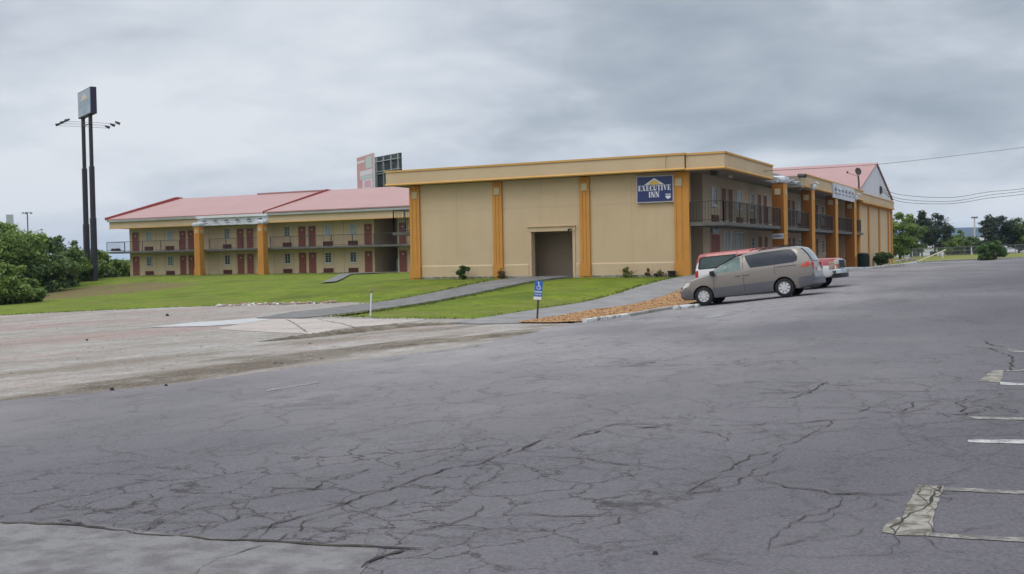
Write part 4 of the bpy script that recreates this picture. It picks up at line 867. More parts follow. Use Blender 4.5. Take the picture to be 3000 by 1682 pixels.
class Car:
    def __init__(s,X,zt,zb,zbelt,w,wr): s.X=X; s.zt=zt; s.zb=zb; s.zbelt=zbelt; s.w=w; s.wr=wr
    def at(s,x):
        g=lambda t:float(IP(x,[p[0] for p in t],[p[1] for p in t]))
        return g(s.zt),g(s.zb),g(s.zbelt),g(s.w),g(s.wr)
    def section(s,x):
        zt,zb,zl,w,wr=s.at(x); zl=min(zl,zt-.05); k=zt-zl; cr=.035 if k>.3 else .02
        return [(0,zb),(w-.14,zb),(w-.05,zb+.03),(w-.015,zb+.14),(w-.003,(zb+zl)/2-.06),(w,(zb+zl)/2+.06),(w-.012,zl-.10),(w-.035,zl),(w-.035+(wr-w+.035)*.5,zl+k*.5+.0),(wr,zt-.075 if k>.3 else zt-.02),(wr-.055,zt-.022 if k>.3 else zt-.006),(wr*.6,zt+.008),(0,zt+.02)]
    def side(s,x,z):
        q=s.section(x)[2:10]; return float(IP(z,[p[1] for p in q],[p[0] for p in q]))
    def body(s,parent,mats,matfn,wells,rw=.39,name='body'):
        mb=MB(); n=len(s.X); secs=[]
        for x in s.X:
            q=s.section(x); secs.append([(x,-y,z) for y,z in q]+[(x,y,z) for y,z in q[-2:0:-1]])
        K=len(secs[0]); vs=[v for r in secs for v in r]; fs=[];ms=[]
        for i in range(n-1):
            for k in range(K):
                f=(i*K+k,i*K+(k+1)%K,(i+1)*K+(k+1)%K,(i+1)*K+k); fs.append(f)
                c=np.mean([vs[j] for j in f],0); ms.append(matfn(c,k if k<K/2 else K-1-k))
        fs+=[tuple(range(K))[::-1],tuple((n-1)*K+k for k in range(K))]; ms+=[matfn((s.X[0],0,.5),0),matfn((s.X[-1],0,.5),0)]
        mb.v=vs; mb.f=fs; mb.m=ms
        o=mb.build(name,[M[m] for m in mats]+[M['wheelwell']],None)
        wi=len(mats)
        for wx in wells:
            for sd in (-1,1):
                c=MB(); w=s.at(wx)[3]; pts=[(wx+rw*math.cos(t),.33+rw*math.sin(t)) for t in np.linspace(0,2*math.pi,28,endpoint=False)]
                c.prism(pts,lambda a,b,d:(a,d,b),sd*(w-.34),sd*(w+.3)); co=c.build('cut',[M[m] for m in mats]+[M['wheelwell']]); 
                for p in co.data.polygons: p.material_index=wi
                md=o.modifiers.new('b','BOOLEAN'); md.object=co; md.operation='DIFFERENCE'; md.solver='EXACT'
                dg=bpy.context.evaluated_depsgraph_get(); me=D.meshes.new_from_object(o.evaluated_get(dg)); o.modifiers.clear(); o.data=me; D.objects.remove(co)
        me=o.data; me.polygons.foreach_set('use_smooth',[True]*len(me.polygons)); me.set_sharp_from_angle(angle=math.radians(33)); o.parent=parent; return o
    def patch(s,poly,sd,off=.006,th=.0,step=.12):
        """a panel following the body side; poly in (x,z)"""
        bm=bmesh.new(); bm.faces.new([bm.verts.new((x,0,z)) for x,z in poly]); bmesh.ops.triangulate(bm,faces=bm.faces[:])
        for ax in (0,2):
            lo=min(p[0 if ax==0 else 1] for p in poly); hi=max(p[0 if ax==0 else 1] for p in poly); c=lo+step
            while c<hi:
                no=[0,0,0];no[ax]=1;co=[0,0,0];co[ax]=c; bmesh.ops.bisect_plane(bm,geom=bm.verts[:]+bm.edges[:]+bm.faces[:],dist=1e-5,plane_co=co,plane_no=no); c+=step
        for v in bm.verts: v.co.y=sd*(s.side(v.co.x,v.co.z)+off)
        bm.verts.index_update(); r=([tuple(v.co) for v in bm.verts],[tuple(v.index for v in f.verts) for f in bm.faces]); bm.free(); return r
    def panel(s,name,poly,m,parent,off=.006,sides=(-1,1),step=.12):
        for sd in sides:
            mb=MB(); v,f=s.patch(poly,sd,off,0,step); mb.add(v,f); o=mb.build(name,M[m],parent,smooth=True)
        return o
    def topglass(s,name,x0,x1,f0,f1,m,parent,zo=.012,n=8):
        """glass lying on the top surface between two stations"""
        mb=MB(); K=7; vs=[]
        for i in range(n+1):
            x=x0+(x1-x0)*i/n; zt,zb,zl,w,wr=s.at(x); hw=wr*(f0+(f1-f0)*i/n)
            for j in range(K): t=(j/(K-1)*2-1); vs.append((x,hw*t,zt+.016-.012*t*t+zo))
        mb.add(vs,[(i*K+j,i*K+j+1,(i+1)*K+j+1,(i+1)*K+j) for i in range(n) for j in range(K-1)]); return mb.build(name,M[m],parent,smooth=True)
def wheel(parent,x,y,r,sd,cap='hubcap',style=0,w=.21):
    e=MB(); n=32; prof=[(r*.62,w*.5),(r*.90,w*.5),(r*.985,w*.40),(r,w*.2),(r,-w*.2),(r*.985,-w*.4),(r*.9,-w*.5),(r*.62,-w*.5)]
    vs=[(x+a*math.cos(t),y+b,r+a*math.sin(t)) for t in np.linspace(0,2*math.pi,n,endpoint=False) for a,b in prof]; K=len(prof)
    e.add(vs,[(i*K+k,i*K+(k+1)%K,((i+1)%n)*K+(k+1)%K,((i+1)%n)*K+k) for i in range(n) for k in range(K)])
    o=e.build('wheel',M['rubber'],parent,smooth=True)
    c=MB(); rr=r*.64; yo=y+sd*w*.36
    # dark backing disc, then a dished cover with spokes
    c.prism([(x+rr*math.cos(t),r+rr*math.sin(t)) for t in np.linspace(0,2*math.pi,28,endpoint=False)],lambda a,b,d:(a,d,b),y+sd*w*.18,y+sd*w*.30,1)
    ns=8 if style==0 else 5
    for k in range(ns):
        t0=2*math.pi*k/ns; ha=.27 if style==0 else .20
        pts=[(x+rr*.97*math.cos(t0+a),r+rr*.97*math.sin(t0+a)) for a in np.linspace(-ha,ha,5)]+[(x+rr*.30*math.cos(t0+a),r+rr*.30*math.sin(t0+a)) for a in (.45,-.45)]
        c.prism(pts,lambda a,b,d:(a,d,b),y+sd*w*.30,y+sd*w*(.43+.004*(k%2)),0)
    c.prism([(x+rr*.42*math.cos(t),r+rr*.42*math.sin(t)) for t in np.linspace(0,2*math.pi,20,endpoint=False)],lambda a,b,d:(a,d,b),y+sd*w*.30,y+sd*w*.50,0)
    rim=[(rr*.90,.30),(rr*.90,.47),(rr*1.0,.50),(rr*1.03,.44),(rr*1.03,.30)]
    vs=[(x+a*math.cos(t),y+sd*b*w,r+a*math.sin(t)) for t in np.linspace(0,2*math.pi,28,endpoint=False) for a,b in rim]; K=5
    c.add(vs,[(i*K+k,i*K+(k+1)%K,((i+1)%28)*K+(k+1)%K,((i+1)%28)*K+k) for i in range(28) for k in range(K)])
    c.build('wheel_cover',[M[cap],M['black']],o); return o
# minivan: local x runs rearwards, wheels at x=0 and 2.9
def arc(xs,zs,n): return list(np.linspace(xs,zs,n))
def make_van():
    root=empty('minivan'); tag(root,'light brown minivan with dark rear windows parked nose down beside the planting bed','minivan')
    X=sorted(set([round(v,3) for v in list(np.linspace(-.93,-.70,7))+list(np.linspace(-.70,3.5,52))+list(np.linspace(3.5,3.98,12))]))
    zt=[(-.93,.60),(-.90,.70),(-.82,.80),(-.65,.90),(-.4,.985),(-.1,1.05),(.15,1.10),(.28,1.14),(.6,1.32),(.95,1.50),(1.25,1.61),(1.5,1.665),(2.0,1.71),(2.8,1.735),(3.3,1.72),(3.48,1.69),(3.62,1.58),(3.78,1.36),(3.88,1.15),(3.93,1.0),(3.96,.72),(3.98,.60)]
    zb=[(-.93,.33),(-.8,.24),(-.4,.22),(.4,.21),(2.5,.21),(3.4,.24),(3.8,.30),(3.98,.36)]
    zl=[(-.93,.55),(-.5,.88),(.3,1.06),(1.5,1.11),(3.0,1.14),(3.7,1.14),(3.98,1.1)]
    w=[(-.93,.62),(-.88,.74),(-.75,.85),(-.5,.91),(0,.93),(3.2,.93),(3.6,.91),(3.85,.88),(3.95,.83),(3.98,.78)]
    wr=[(-.93,.45),(-.75,.62),(-.4,.72),(.2,.76),(.3,.74),(1.2,.70),(1.5,.70),(3.3,.69),(3.6,.70),(3.9,.74),(3.98,.70)]
    c=Car(X,zt,zb,zl,w,wr)
    def mf(p,k):
        x,y,z=p
        if z<.50 and x>-.6 and x<3.3: return 1
        if x>=3.45 and z<.66: return 1
        if x<-.45 and z<.62: return 1
        return 0
    b=c.body(root,['vanpaint','vanclad'],mf,(0,2.9),.385)
    c.panel('front_window',[(.50,1.075),(.47,1.15),(.62,1.27),(.92,1.455),(1.12,1.53),(1.40,1.585),(1.43,1.11),(.9,1.085)],'carglassgreen',root)
    c.panel('rear_side_window',[(1.78,1.15),(1.60,1.50),(1.58,1.60),(2.2,1.645),(3.0,1.655),(3.22,1.635),(3.36,1.52),(3.44,1.35),(3.42,1.22),(3.30,1.175),(2.5,1.155)],'carglassdark',root)
    c.topglass('windshield',.36,1.44,.90,.93,'carglasssky',root); 
    mb=MB(); vs=[]
    for i in range(7):
        x=3.52+.36*i/6; zt_,_,_,_,wr_=c.at(x); hw=.60-.01*i
        for j in range(5): t=j/2-1; vs.append((x+.025,hw*t,zt_+.02-.01*t*t))
    mb.add(vs,[(i*5+j,i*5+j+1,(i+1)*5+j+1,(i+1)*5+j) for i in range(6) for j in range(4)]); mb.build('rear_window',M['carglasssky'],root,smooth=True)
    # seams, handles, mirror, lamps
    for q in ([(.42,.40),(.42,1.06),(.435,1.06),(.435,.40)],[(1.50,.34),(1.50,1.62),(1.515,1.62),(1.515,.34)],[(2.62,.80),(2.62,1.14),(2.635,1.14),(2.635,.80)]): c.panel('panel_seam',q,'seam',b,.003,(-1,1),.2)
    c.panel('slider_rail',[(2.64,1.055),(3.40,1.06),(3.40,1.08),(2.64,1.075)],'seam',b,.004)
    for sd in (-1,1):
        for x in (1.32,1.62):
            mb=MB(); y=sd*(c.side(x,.93)); mb.box(x-.10,x+.10,min(y,y+sd*.035),max(y,y+sd*.035),.915,.95); bevel(mb.build('door_handle',M['vanpaint'],root),.01)
        mb=MB(); mb.tube([(.45,sd*.86,1.08),(.40,sd*.97,1.10),(.42,sd*1.10,1.12)],[.05,.09,.07],8); mb.box(.36,.50,min(sd*.93,sd*1.13),max(sd*.93,sd*1.13),1.02,1.19); bevel(mb.build('wing_mirror',M['black'],root),.03)
        for x,r_ in ((0,.33),(2.9,.33)): wheel(root,x,sd*.80,r_,sd)
        mb=MB(); v,f=c.patch([(3.60,.97),(3.53,1.0),(3.64,1.10),(3.82,1.15),(3.86,1.04),(3.82,.98)],sd,.012,0,.06); mb.add(v,f); mb.build('tail_lamp',M['lamporange'],root,smooth=True)
        mb=MB(); v,f=c.patch([(3.70,1.03),(3.72,1.15),(3.83,1.16),(3.87,1.02)],sd,.02,0,.06); mb.add(v,f); mb.build('tail_lamp_lens',M['lampred'],root,smooth=True)
        mb=MB(); mb.box(3.90,3.965,min(sd*.60,sd*.80),max(sd*.60,sd*.80),.86,1.12); bevel(mb.build('rear_lamp',M['lampred'],root),.02)
        mb=MB(); v,f=c.patch([(-.78,.66),(-.80,.76),(-.62,.85),(-.44,.86),(-.50,.72)],sd,.014,0,.05); mb.add(v,f); mb.build('headlight',M['lampclear'],root,smooth=True)
        mb=MB(); mb.tube([(1.75,sd*.60,1.74),(1.85,sd*.60,1.775),(3.2,sd*.58,1.80),(3.3,sd*.58,1.76)],.018,6); mb.build('roof_rail',M['black'],root)
    for x in (2.0,3.05): mb=MB(); mb.tube([(x,-.60,1.80),(x,.60,1.80)],.016,6); mb.build('roof_bar',M['black'],root)
    for nm,prof,m in (('rear_bumper',[(3.90,-.84),(4.02,-.76),(4.06,0),(4.02,.76),(3.90,.84)],'vanclad'),('front_bumper',[(-.80,-.86),(-.92,-.70),(-.97,0),(-.92,.70),(-.80,.86)],'vanclad')):
        mb=MB(); prof2=prof+[(p[0]+(-.15 if prof[0][0]>0 else .15),p[1]*.98) for p in prof[::-1]]; mb.prism(prof2,lambda a,b,d:(a,b,d),.34,.60); bevel(mb.build(nm,M[m],root),.03,3)
    mb=MB(); mb.box(-.955,-.90,-.42,.42,.64,.72); bevel(mb.build('grille',M['black'],root),.01)
    mb=MB(); mb.box(3.955,3.985,-.26,.26,.78,.93); mb.build('licence_plate',M['plate'],root)
    return root
van=make_van()
zf,zr=h(5.25,-14.05)+.03,h(8.15,-14.05)+.03
van.location=(5.25,-14.05,zf); van.rotation_euler=(0,-math.atan2(zr-zf,2.9),0)
def make_truck():
    root=empty('utility_wagon'); tag(root,'red and white utility wagon with chrome grille parked behind the minivan, facing away','utility vehicle')
    X=sorted(set([round(v,3) for v in list(np.linspace(-.88,-.70,4))+list(np.linspace(-.70,4.5,60))+list(np.linspace(4.5,4.68,5))]))
    zt=[(-.88,1.06),(-.84,1.10),(-.4,1.13),(.2,1.16),(.55,1.19),(.62,1.22),(1.22,1.70),(1.45,1.77),(2.5,1.80),(4.2,1.79),(4.52,1.76),(4.62,1.60),(4.68,1.2)]
    zb=[(-.88,.46),(-.5,.38),(4.2,.38),(4.68,.5)]
    zl=[(-.88,.92),(.55,1.0),(.75,1.14),(4.68,1.14)]
    w=[(-.88,.92),(-.6,.965),(4.3,.965),(4.68,.93)]
    wr=[(-.88,.86),(.5,.89),(.62,.84),(1.22,.79),(4.4,.79),(4.6,.80),(4.68,.84)]
    c=Car(X,zt,zb,zl,w,wr)
    def mf(p,k):
        x,y,z=p
        if x<.62: return 1 if k>=6 else 0
        return 1 if k>=8 else (1 if k>=7 and x<1.3 else 0)
    b=c.body(root,['truckwhite','truckred'],mf,(0,3.34),.42)
    c.panel('front_window',[(1.0,1.17),(1.38,1.58),(1.98,1.60),(1.98,1.17)],'carglassdark',root); c.panel('rear_window',[(2.08,1.17),(2.08,1.60),(2.92,1.60),(2.92,1.17)],'carglassdark',root)
    c.panel('cargo_window',[(3.06,1.18),(3.06,1.60),(4.34,1.60),(4.44,1.54),(4.50,1.22),(4.44,1.18)],'suvglass',root,.01); c.panel('window_surround',[(3.0,1.14),(3.0,1.64),(4.36,1.645),(4.50,1.60),(4.58,1.20),(4.52,1.14)],'black',root,.004)
    c.topglass('windshield',.68,1.28,.93,.93,'carglasssky',root)
    mb=MB(); mb.box(4.60,4.66,-.66,.66,1.20,1.66); bevel(mb.build('tailgate_glass',M['carglassdark'],root),.02)
    for q in ([(.72,.45),(.72,1.12),(.735,1.12),(.735,.45)],[(2.02,.45),(2.02,1.72),(2.035,1.72),(2.035,.45)],[(2.95,.55),(2.95,1.72),(2.965,1.72),(2.965,.55)]): c.panel('panel_seam',q,'seam',b,.003,(-1,1),.3)
    for sd in (-1,1):
        for x in (0,3.34): wheel(root,x,sd*.83,.375,sd,'hubcap',1,.24)
        a=MB(); a.box(4.58,4.70,min(sd*.80,sd*.96),max(sd*.80,sd*.96),.62,1.10); bevel(a.build('tail_lamp',M['lampred'],root),.015)
        a=MB(); a.box(-.93,-.80,min(sd*.60,sd*.90),max(sd*.60,sd*.90),.86,1.02); bevel(a.build('headlight',M['lampclear'],root),.015)
        a=MB(); a.box(-.92,-.78,min(sd*.66,sd*.955),max(sd*.66,sd*.90),.74,.845); bevel(a.build('indicator',M['lamporange'],root),.012)
        a=MB(); v,f=c.patch([(-.84,.68),(-.84,1.0),(-.62,1.0),(-.62,.68)],sd,.006,0,.08); a.add(v,f); a.build('corner_lamp',M['lampcorner'],root)
        a=MB(); a.box(.82,1.0,min(sd*1.0,sd*1.22),max(sd*1.0,sd*1.22),1.13,1.34); a.tube([(.9,sd*.88,1.18),(.9,sd*1.04,1.2)],.03,6); bevel(a.build('wing_mirror',M['black'],root),.02)
        a=MB(); y=sd*.965; a.box(1.80,1.95,min(y-sd*.02,y+sd*.03),max(y-sd*.02,y+sd*.03),.98,1.02); a.build('door_handle',M['chrome'],root)
    a=MB(); a.box(-.95,-.82,-.60,.60,.70,1.04); a.build('grille_frame',M['chrome'],root)
    a=MB()
    for k in range(6): a.box(-.965,-.951,-.57,.57,.725+k*.052,.745+k*.052)
    a.box(-.96,-.9505,-.57,.57,.72,1.02,0); a.build('grille',M['black'],root)
    a=MB(); pf=[(-.88,-1.0),(-1.05,-.86),(-1.10,0),(-1.05,.86),(-.88,1.0)]; a.prism(pf+[(p[0]+.14,p[1]*.97) for p in pf[::-1]],lambda x,y,z:(x,y,z),.50,.66); bevel(a.build('front_bumper',M['chrome'],root),.02)
    a=MB(); a.prism([(p[0]+.02,p[1]*.96) for p in pf]+[(p[0]+.20,p[1]*.9) for p in pf[::-1]],lambda x,y,z:(x,y,z),.34,.499); bevel(a.build('lower_valance',M['black'],root),.02)
    a=MB(); a.box(4.66,4.82,-.92,.92,.48,.64); bevel(a.build('rear_bumper',M['chrome'],root),.02)
    return root
tr=make_truck(); 
TY=-9.05; fx=8.15; zf,zr=h(fx,TY)+.03,h(fx-3.34,TY)+.0
tr.location=(fx,TY,zf); tr.rotation_euler=(0,0,math.pi); tr.rotation_mode='XYZ'
tr.rotation_euler=Euler((0,-math.atan2(zr-zf,3.34),math.pi),'XYZ')
# ================================================================ STREET SIGN, STAKE, BIN, POTS
hc=empty('parking_sign'); x,y=2.24,-22.7; hc.location=(x,y,h(x,y)+.0); hc.rotation_euler=(0,math.radians(4.2),math.radians(8)); tag(hc,'blue and white disabled parking sign on a thin leaning rusty post','road sign')
mb=MB()
mb.box(-.025,.025,-.02,.02,-.2,1.25); mb.build('post',M['hcpost'],hc)
mb=MB(); mb.box(-.125,.125,-.045,-.021,.73,1.22); bevel(mb.build('sign_plate',M['hcblue'],hc),.006)
mb=MB(); mb.box(-.14,.11,-.05,-.021,.64,.725); bevel(mb.build('lower_plate',M['white'],hc),.004)
hq=lambda a,b,d:(a,-.045-d,b)
mb=MB(); mb.prism([(.0+.026*math.cos(t),1.165+.026*math.sin(t)) for t in np.linspace(0,6.28,12,endpoint=False)],hq,.0,.004)
for p in ([(-.012,1.13),(.014,1.13),(.016,1.04),(-.006,1.04)],[(-.006,1.06),(.06,1.06),(.06,1.04),(-.006,1.04)],[(.045,1.04),(.065,1.05),(.085,.985),(.065,.98)],[(.0,1.10),(.055,1.10),(.055,1.085),(.0,1.085)]): mb.prism(p,hq,.0005,.0045)
n=18; ring=[(.005+.062*math.cos(t),1.015+.062*math.sin(t)) for t in np.linspace(2.2,6.0,n)]+[(.005+.046*math.cos(t),1.015+.046*math.sin(t)) for t in np.linspace(6.0,2.2,n)]; mb.prism(ring,hq,.001,.005); mb.build('wheelchair_symbol',M['signwhite'],hc)
mb=MB(); mb.box(-.12,.12,-.0485,-.0451,.86,.91); mb.box(-.12,.12,-.0487,-.0452,.735,.745); mb.build('white_band',M['bbgreen'],hc)
text('PARKING',.052,hc,'signwhite',Matrix.Translation((0,-.049,.80))@RXY,'lettering',.001,.001)
st=empty('marker_stake'); x,y=-4.94,-21.14; st.location=(x,y,h(x,y)); st.rotation_euler=(0,math.radians(4),0); tag(st,'white marker stake with a thin rusty wire leaning at the grass corner','stake')
mb=MB(); mb.tube([(0,0,-.2),(0,0,.78)],.03,8); mb.build('post',M['white'],st); mb=MB(); mb.tube([(0,0,.76),(.02,0,.9),(0.0,0,1.06)],.014,5); mb.tube([(-.05,0,.86),(.07,0,.9)],.012,5); mb.build('wire_tip',M['rockred'],st)
bn=empty('litter_bin',(2.35,38.9,h(2.35,38.9)+.15)); tag(bn,'dark green ribbed litter bin in front of the far pillar','bin')
mb=MB(); mb.tube([(0,0,0),(0,0,.95)],[.40,.46],20); 
for k in range(20): t=2*math.pi*k/20; mb.box(.46*math.cos(t)-.02,.46*math.cos(t)+.02,.46*math.sin(t)-.02,.46*math.sin(t)+.02,.03,.9)
mb.build('body',M['bin'],bn); mb=MB(); mb.tube([(0,0,.95),(0,0,1.02),(0,0,1.12),(0,0,1.16)],[.49,.49,.36,.1],20); mb.build('lid',M['black'],bn)
for px,py,r_,hh,lab in ((1924,805,.13,.17,'small black pot by the reddish plant against the tan wall'),(1969,803,.20,.30,'larger black pot beside the right hand orange pilaster')):
    d=RM@np.array([(px-CX)/F,-(py-CY)/F,-1.]); t=(-.35-CAM[1])/d[1]; x=CAM[0]+t*d[0]
    e=empty('flower_pot',(x,-.42,h(x,-.42)-.05)); mb=MB(); mb.tube([(0,0,0),(0,0,hh)],[r_*.75,r_],14); mb.build('pot',M['black'],e); mb=MB(); mb.tube([(0,0,hh-.04),(0,0,hh+.015)],[r_*1.08,r_*1.08],14); mb.build('rim',M['black'],e); tag(e,lab,'plant pot','pots against the front wall')
# satellite dish on the roof edge
sd_=empty('satellite_dish',(1.5,42.4,5.95)); tag(sd_,'dark satellite dish on a bent mast above the wing fascia','satellite dish')
mb=MB(); mb.tube([(0,0,-.2),(0,0,.9),(-.05,.0,1.5)],.07,8); mb.build('mast',M['iron'],sd_)
mb=MB(); vs=[]; K=18; 
Rm=Euler((math.radians(75),0,math.radians(40))).to_matrix()
for j in range(5):
    rr=.28*j/4
    for i in range(K): t=2*math.pi*i/K; v=Rm@Vector((rr*math.cos(t),rr*1.15*math.sin(t),rr*rr*.5)); vs.append((v.x-.05,v.y,v.z+1.85))
mb.add(vs,[(j*K+i,j*K+(i+1)%K,(j+1)*K+(i+1)%K,(j+1)*K+i) for j in range(4) for i in range(K)]); o=mb.build('reflector',M['iron'],sd_,smooth=True); m=o.modifiers.new('s','SOLIDIFY'); m.thickness=.03
mb=MB(); mb.tube([(-.05,0,1.5),(-.4,-.6,1.55),(-.75,-1.0,1.72)],.018,6); mb.tube([(-.75,-1.0,1.66),(-.75,-1.0,1.82)],.08,8); mb.build('feed_arm',M['iron'],sd_)
# stones along the far kerb end
for i,(px,py,s_) in enumerate(((2628,768,.5),(2645,767,.7),(2660,764,.9),(2676,765,.6))):
    try: x,y=G(px,py)
    except ValueError: continue
    mb=MB(); r=np.random.default_rng(i); vs=[(math.cos(a)*s_*.5*r.uniform(.8,1.1),math.sin(a)*s_*.4*r.uniform(.8,1.1),z*s_*r.uniform(.8,1.1)) for z in (0,.3,.45) for a in np.linspace(0,6.28,7,endpoint=False)]
    mb.add(vs,[(j*7+k,j*7+(k+1)%7,(j+1)*7+(k+1)%7,(j+1)*7+k) for j in range(2) for k in range(7)]+[tuple(range(14,21))]); o=mb.build('boulder',M['rock']); o.location=(x,y,h(x,y)-.02)
    tag(o,['small pale boulder closest to the bush at the wing end','second pale boulder from the wing end','largest pale boulder at the tarmac corner','pale boulder nearest the open grass'][i],'boulder','boulders at the tarmac corner')
for i,(px,py,s_,lab) in enumerate(((490,928,.11,'black clod lying on the pale gravel near the lawn'),(255,1001,.05,'small dark stone in the middle of the gravel'),(328,1150,.05,'dark brown clod at the tarmac edge, left one'),(487,1137,.035,'dark round stone at the tarmac edge, right one'),(1920,1641,.022,'small black scrap lying on the cracked tarmac'))):
    x,y=G(px,py); mb=MB(); r=np.random.default_rng(i+40); vs=[(math.cos(a)*s_*.9*r.uniform(.6,1.2)*(1-z*.5),math.sin(a)*s_*.6*r.uniform(.7,1.1)*(1-z*.5),z*s_*.8) for z in (0,.5,1.) for a in np.linspace(0,6.28,8,endpoint=False)]
    mb.add(vs,[(j*8+k,j*8+(k+1)%8,(j+1)*8+(k+1)%8,(j+1)*8+k) for j in range(2) for k in range(8)]+[tuple(range(16,24))]); o=mb.build('clod',M['rockdark'],smooth=True); o.location=(x,y,h(x,y)+.03); tag(o,lab,'clod')
# ================================================================ TALL ROAD SIGN
ps=empty('pylon_sign',(-69,26,h(-69,26))); tag(ps,'very tall twin pole road sign with faded blue panel and floodlight arms','pylon sign')
A0=Vector((-67.75,25.0,0)); T=Vector((-4.4,2.4,0)).normalized(); Nn=Vector((T.y*-1*-1,0,0)); Nn=Vector((.479,.878,0)); O=Vector(ps.location)
def pf(a,b,d): q=A0+T*a-Nn*d; return (q.x-O.x,q.y-O.y,b-O.z)
mb=MB(); wbox(mb,pf,0,5.0,15.96,18.56,-.57,0); bevel(mb.build('sign_box',M['purple'],ps),.04)
mb=MB(); wbox(mb,pf,.16,4.88,16.06,18.46,.0,.02); mb.build('sign_panel',M['fadeblue'],ps)
mb=MB(); mb.prism([(1.2,17.55),(3.8,17.55),(2.5,18.25)],pf,.02,.035); mb.build('triangle_emblem',M['fadetri'],ps)
mb=MB(); pfm=lambda a,b,d:pf(5.0-a,b,d); serif_word(mb,'EXECUTIVE',pfm,2.5,16.95,.5,4.0,.02,.03); serif_word(mb,'INN',pfm,2.5,16.3,.5,1.4,.02,.03); mb.build('lettering',M['fadetext'],ps)
for s_,tw in ((1.42,6.1),(4.2,5.6)):
    q=A0+T*s_+Nn*.28; bx,by=q.x-O.x,q.y-O.y
    mb=MB(); mb.tube([(bx,by,-1),(bx,by,tw),(bx,by,tw+.05),(bx,by,11.2),(bx,by,11.25),(bx,by,15.98-O.z)],[.31,.31,.26,.26,.19,.19],16); mb.build('pole',M['polesteel'],ps,smooth=True)
for k,s_ in enumerate((.6,2.4,4.3)):
    for sd in (-1,1):
        q=A0+T*s_+Nn*.28; a=q-Nn*0; b=q+Nn*sd*2.4; z=15.15-O.z
        mb=MB(); mb.tube([(a.x-O.x,a.y-O.y,z),(b.x-O.x,b.y-O.y,z-.05)],.018,4); o=mb.build('light_arm',M['steel'],ps)
        mb=MB(); c=(b.x-O.x,b.y-O.y,z+.08); mb.tube([(c[0]-.25*Nn.x*sd,c[1]-.25*Nn.y*sd,z+.18),(c[0]+.2*Nn.x*sd,c[1]+.2*Nn.y*sd,z+.0)],[.08,.14],8); mb.build('floodlight',M['iron'],o)
mb=MB(); a=A0+T*1.42+Nn*.28-O; b=A0+T*4.2+Nn*.28-O; mb.tube([(a.x,a.y,15.15-O.z),(b.x,b.y,15.15-O.z)],.05,6); mb.build('cross_bar',M['steel'],ps)
# ================================================================ BILLBOARD
bb=empty('billboard',(-67,72,-.3)); tag(bb,'two sided highway billboard above the pink roof, red panel facing left and dark truss back','billboard')
BO=Vector((-67,72,-.3))
P1,P2=Vector((-68.9,71.7,0)),Vector((-66.85,72.7,0))
def at(px,py,Dd):
    d=RM@np.array([(px-CX)/F,-(py-CY)/F,-1.]); d=d/np.linalg.norm(d[:2]); return Vector(CAM+d*Dd)
L0=at(1045,463,156); R0=at(1092,449,149); zt_,zb_=15.55,10.75
def bf(A_,B_):
    t=Vector((B_.x-A_.x,B_.y-A_.y,0)); L_=t.length; t.normalize(); n_=Vector((t.y,-t.x,0)); return (lambda a,b,d:(A_.x+t.x*a+n_.x*d-BO.x,A_.y+t.y*a+n_.y*d-BO.y,b-BO.z)),L_
f1,L1=bf(L0,R0)
mb=MB(); wbox(mb,f1,0,L1,zb_,zt_,-.25,0); mb.build('face_frame',M['bbpale'],bb)
mb=MB(); wbox(mb,f1,.1,L1-.1,zb_+.1,zt_-.1,.0,.03); mb.build('face_panel',M['bbred'],bb)
mb=MB(); wbox(mb,f1,L1*.58,L1*.95,zt_-1.9,zt_-.3,.03,.05); wbox(mb,f1,L1*.22,L1*.98,zb_+1.55,zb_+2.0,.03,.052); mb.build('green_block',M['bbgreen'],bb)
mb=MB(); wbox(mb,f1,L1*.2,L1*.98,zb_+2.05,zb_+2.75,.03,.05); wbox(mb,f1,L1*.36,L1*.97,zb_+.25,zb_+1.5,.03,.05); wbox(mb,f1,L1*.06,L1*.5,zt_-.95,zt_-.6,.03,.05); mb.build('pale_block',M['bbpale'],bb)
mb=MB(); wbox(mb,f1,L1*.48,L1*.88,zb_+.4,zb_+1.3,.05,.06); mb.build('rose_block',M['bbrose'],bb)
A2=at(1096,460,155.5); B2=at(1171,453,149)
f2,L2=bf(A2,B2)
mb=MB(); wbox(mb,f2,0,L2,zb_-.1,zt_+.0,-.3,-.1); mb.build('rear_panel',M['bbback'],bb)
mb=MB()
for a in (.08,.36,.66,.93): wbox(mb,f2,L2*a,L2*a+.16,zb_-.6,zt_-.15,-.1,.08)
for z in (zt_-.75,zb_+2.35,zb_+2.65,zb_+.1): wbox(mb,f2,0,L2,z,z+.10,-.1,.12)
mb.build('truss',M['bbtruss'],bb)
mb=MB(); wbox(mb,f2,-1.0,L2+.3,zb_-.75,zb_-.6,-.1,.9); wbox(mb,f1,-1.6,L1+.2,zb_-.75,zb_-.6,-.1,.9); mb.build('catwalk',M['bbtruss'],bb)
mb=MB()
for q in (.25,.75): p=A2.lerp(B2,q)-BO; mb.tube([(p.x,p.y,0),(p.x,p.y,zb_-.6-BO.z)],.3,10)
mb.build('column',M['polesteel'],bb)
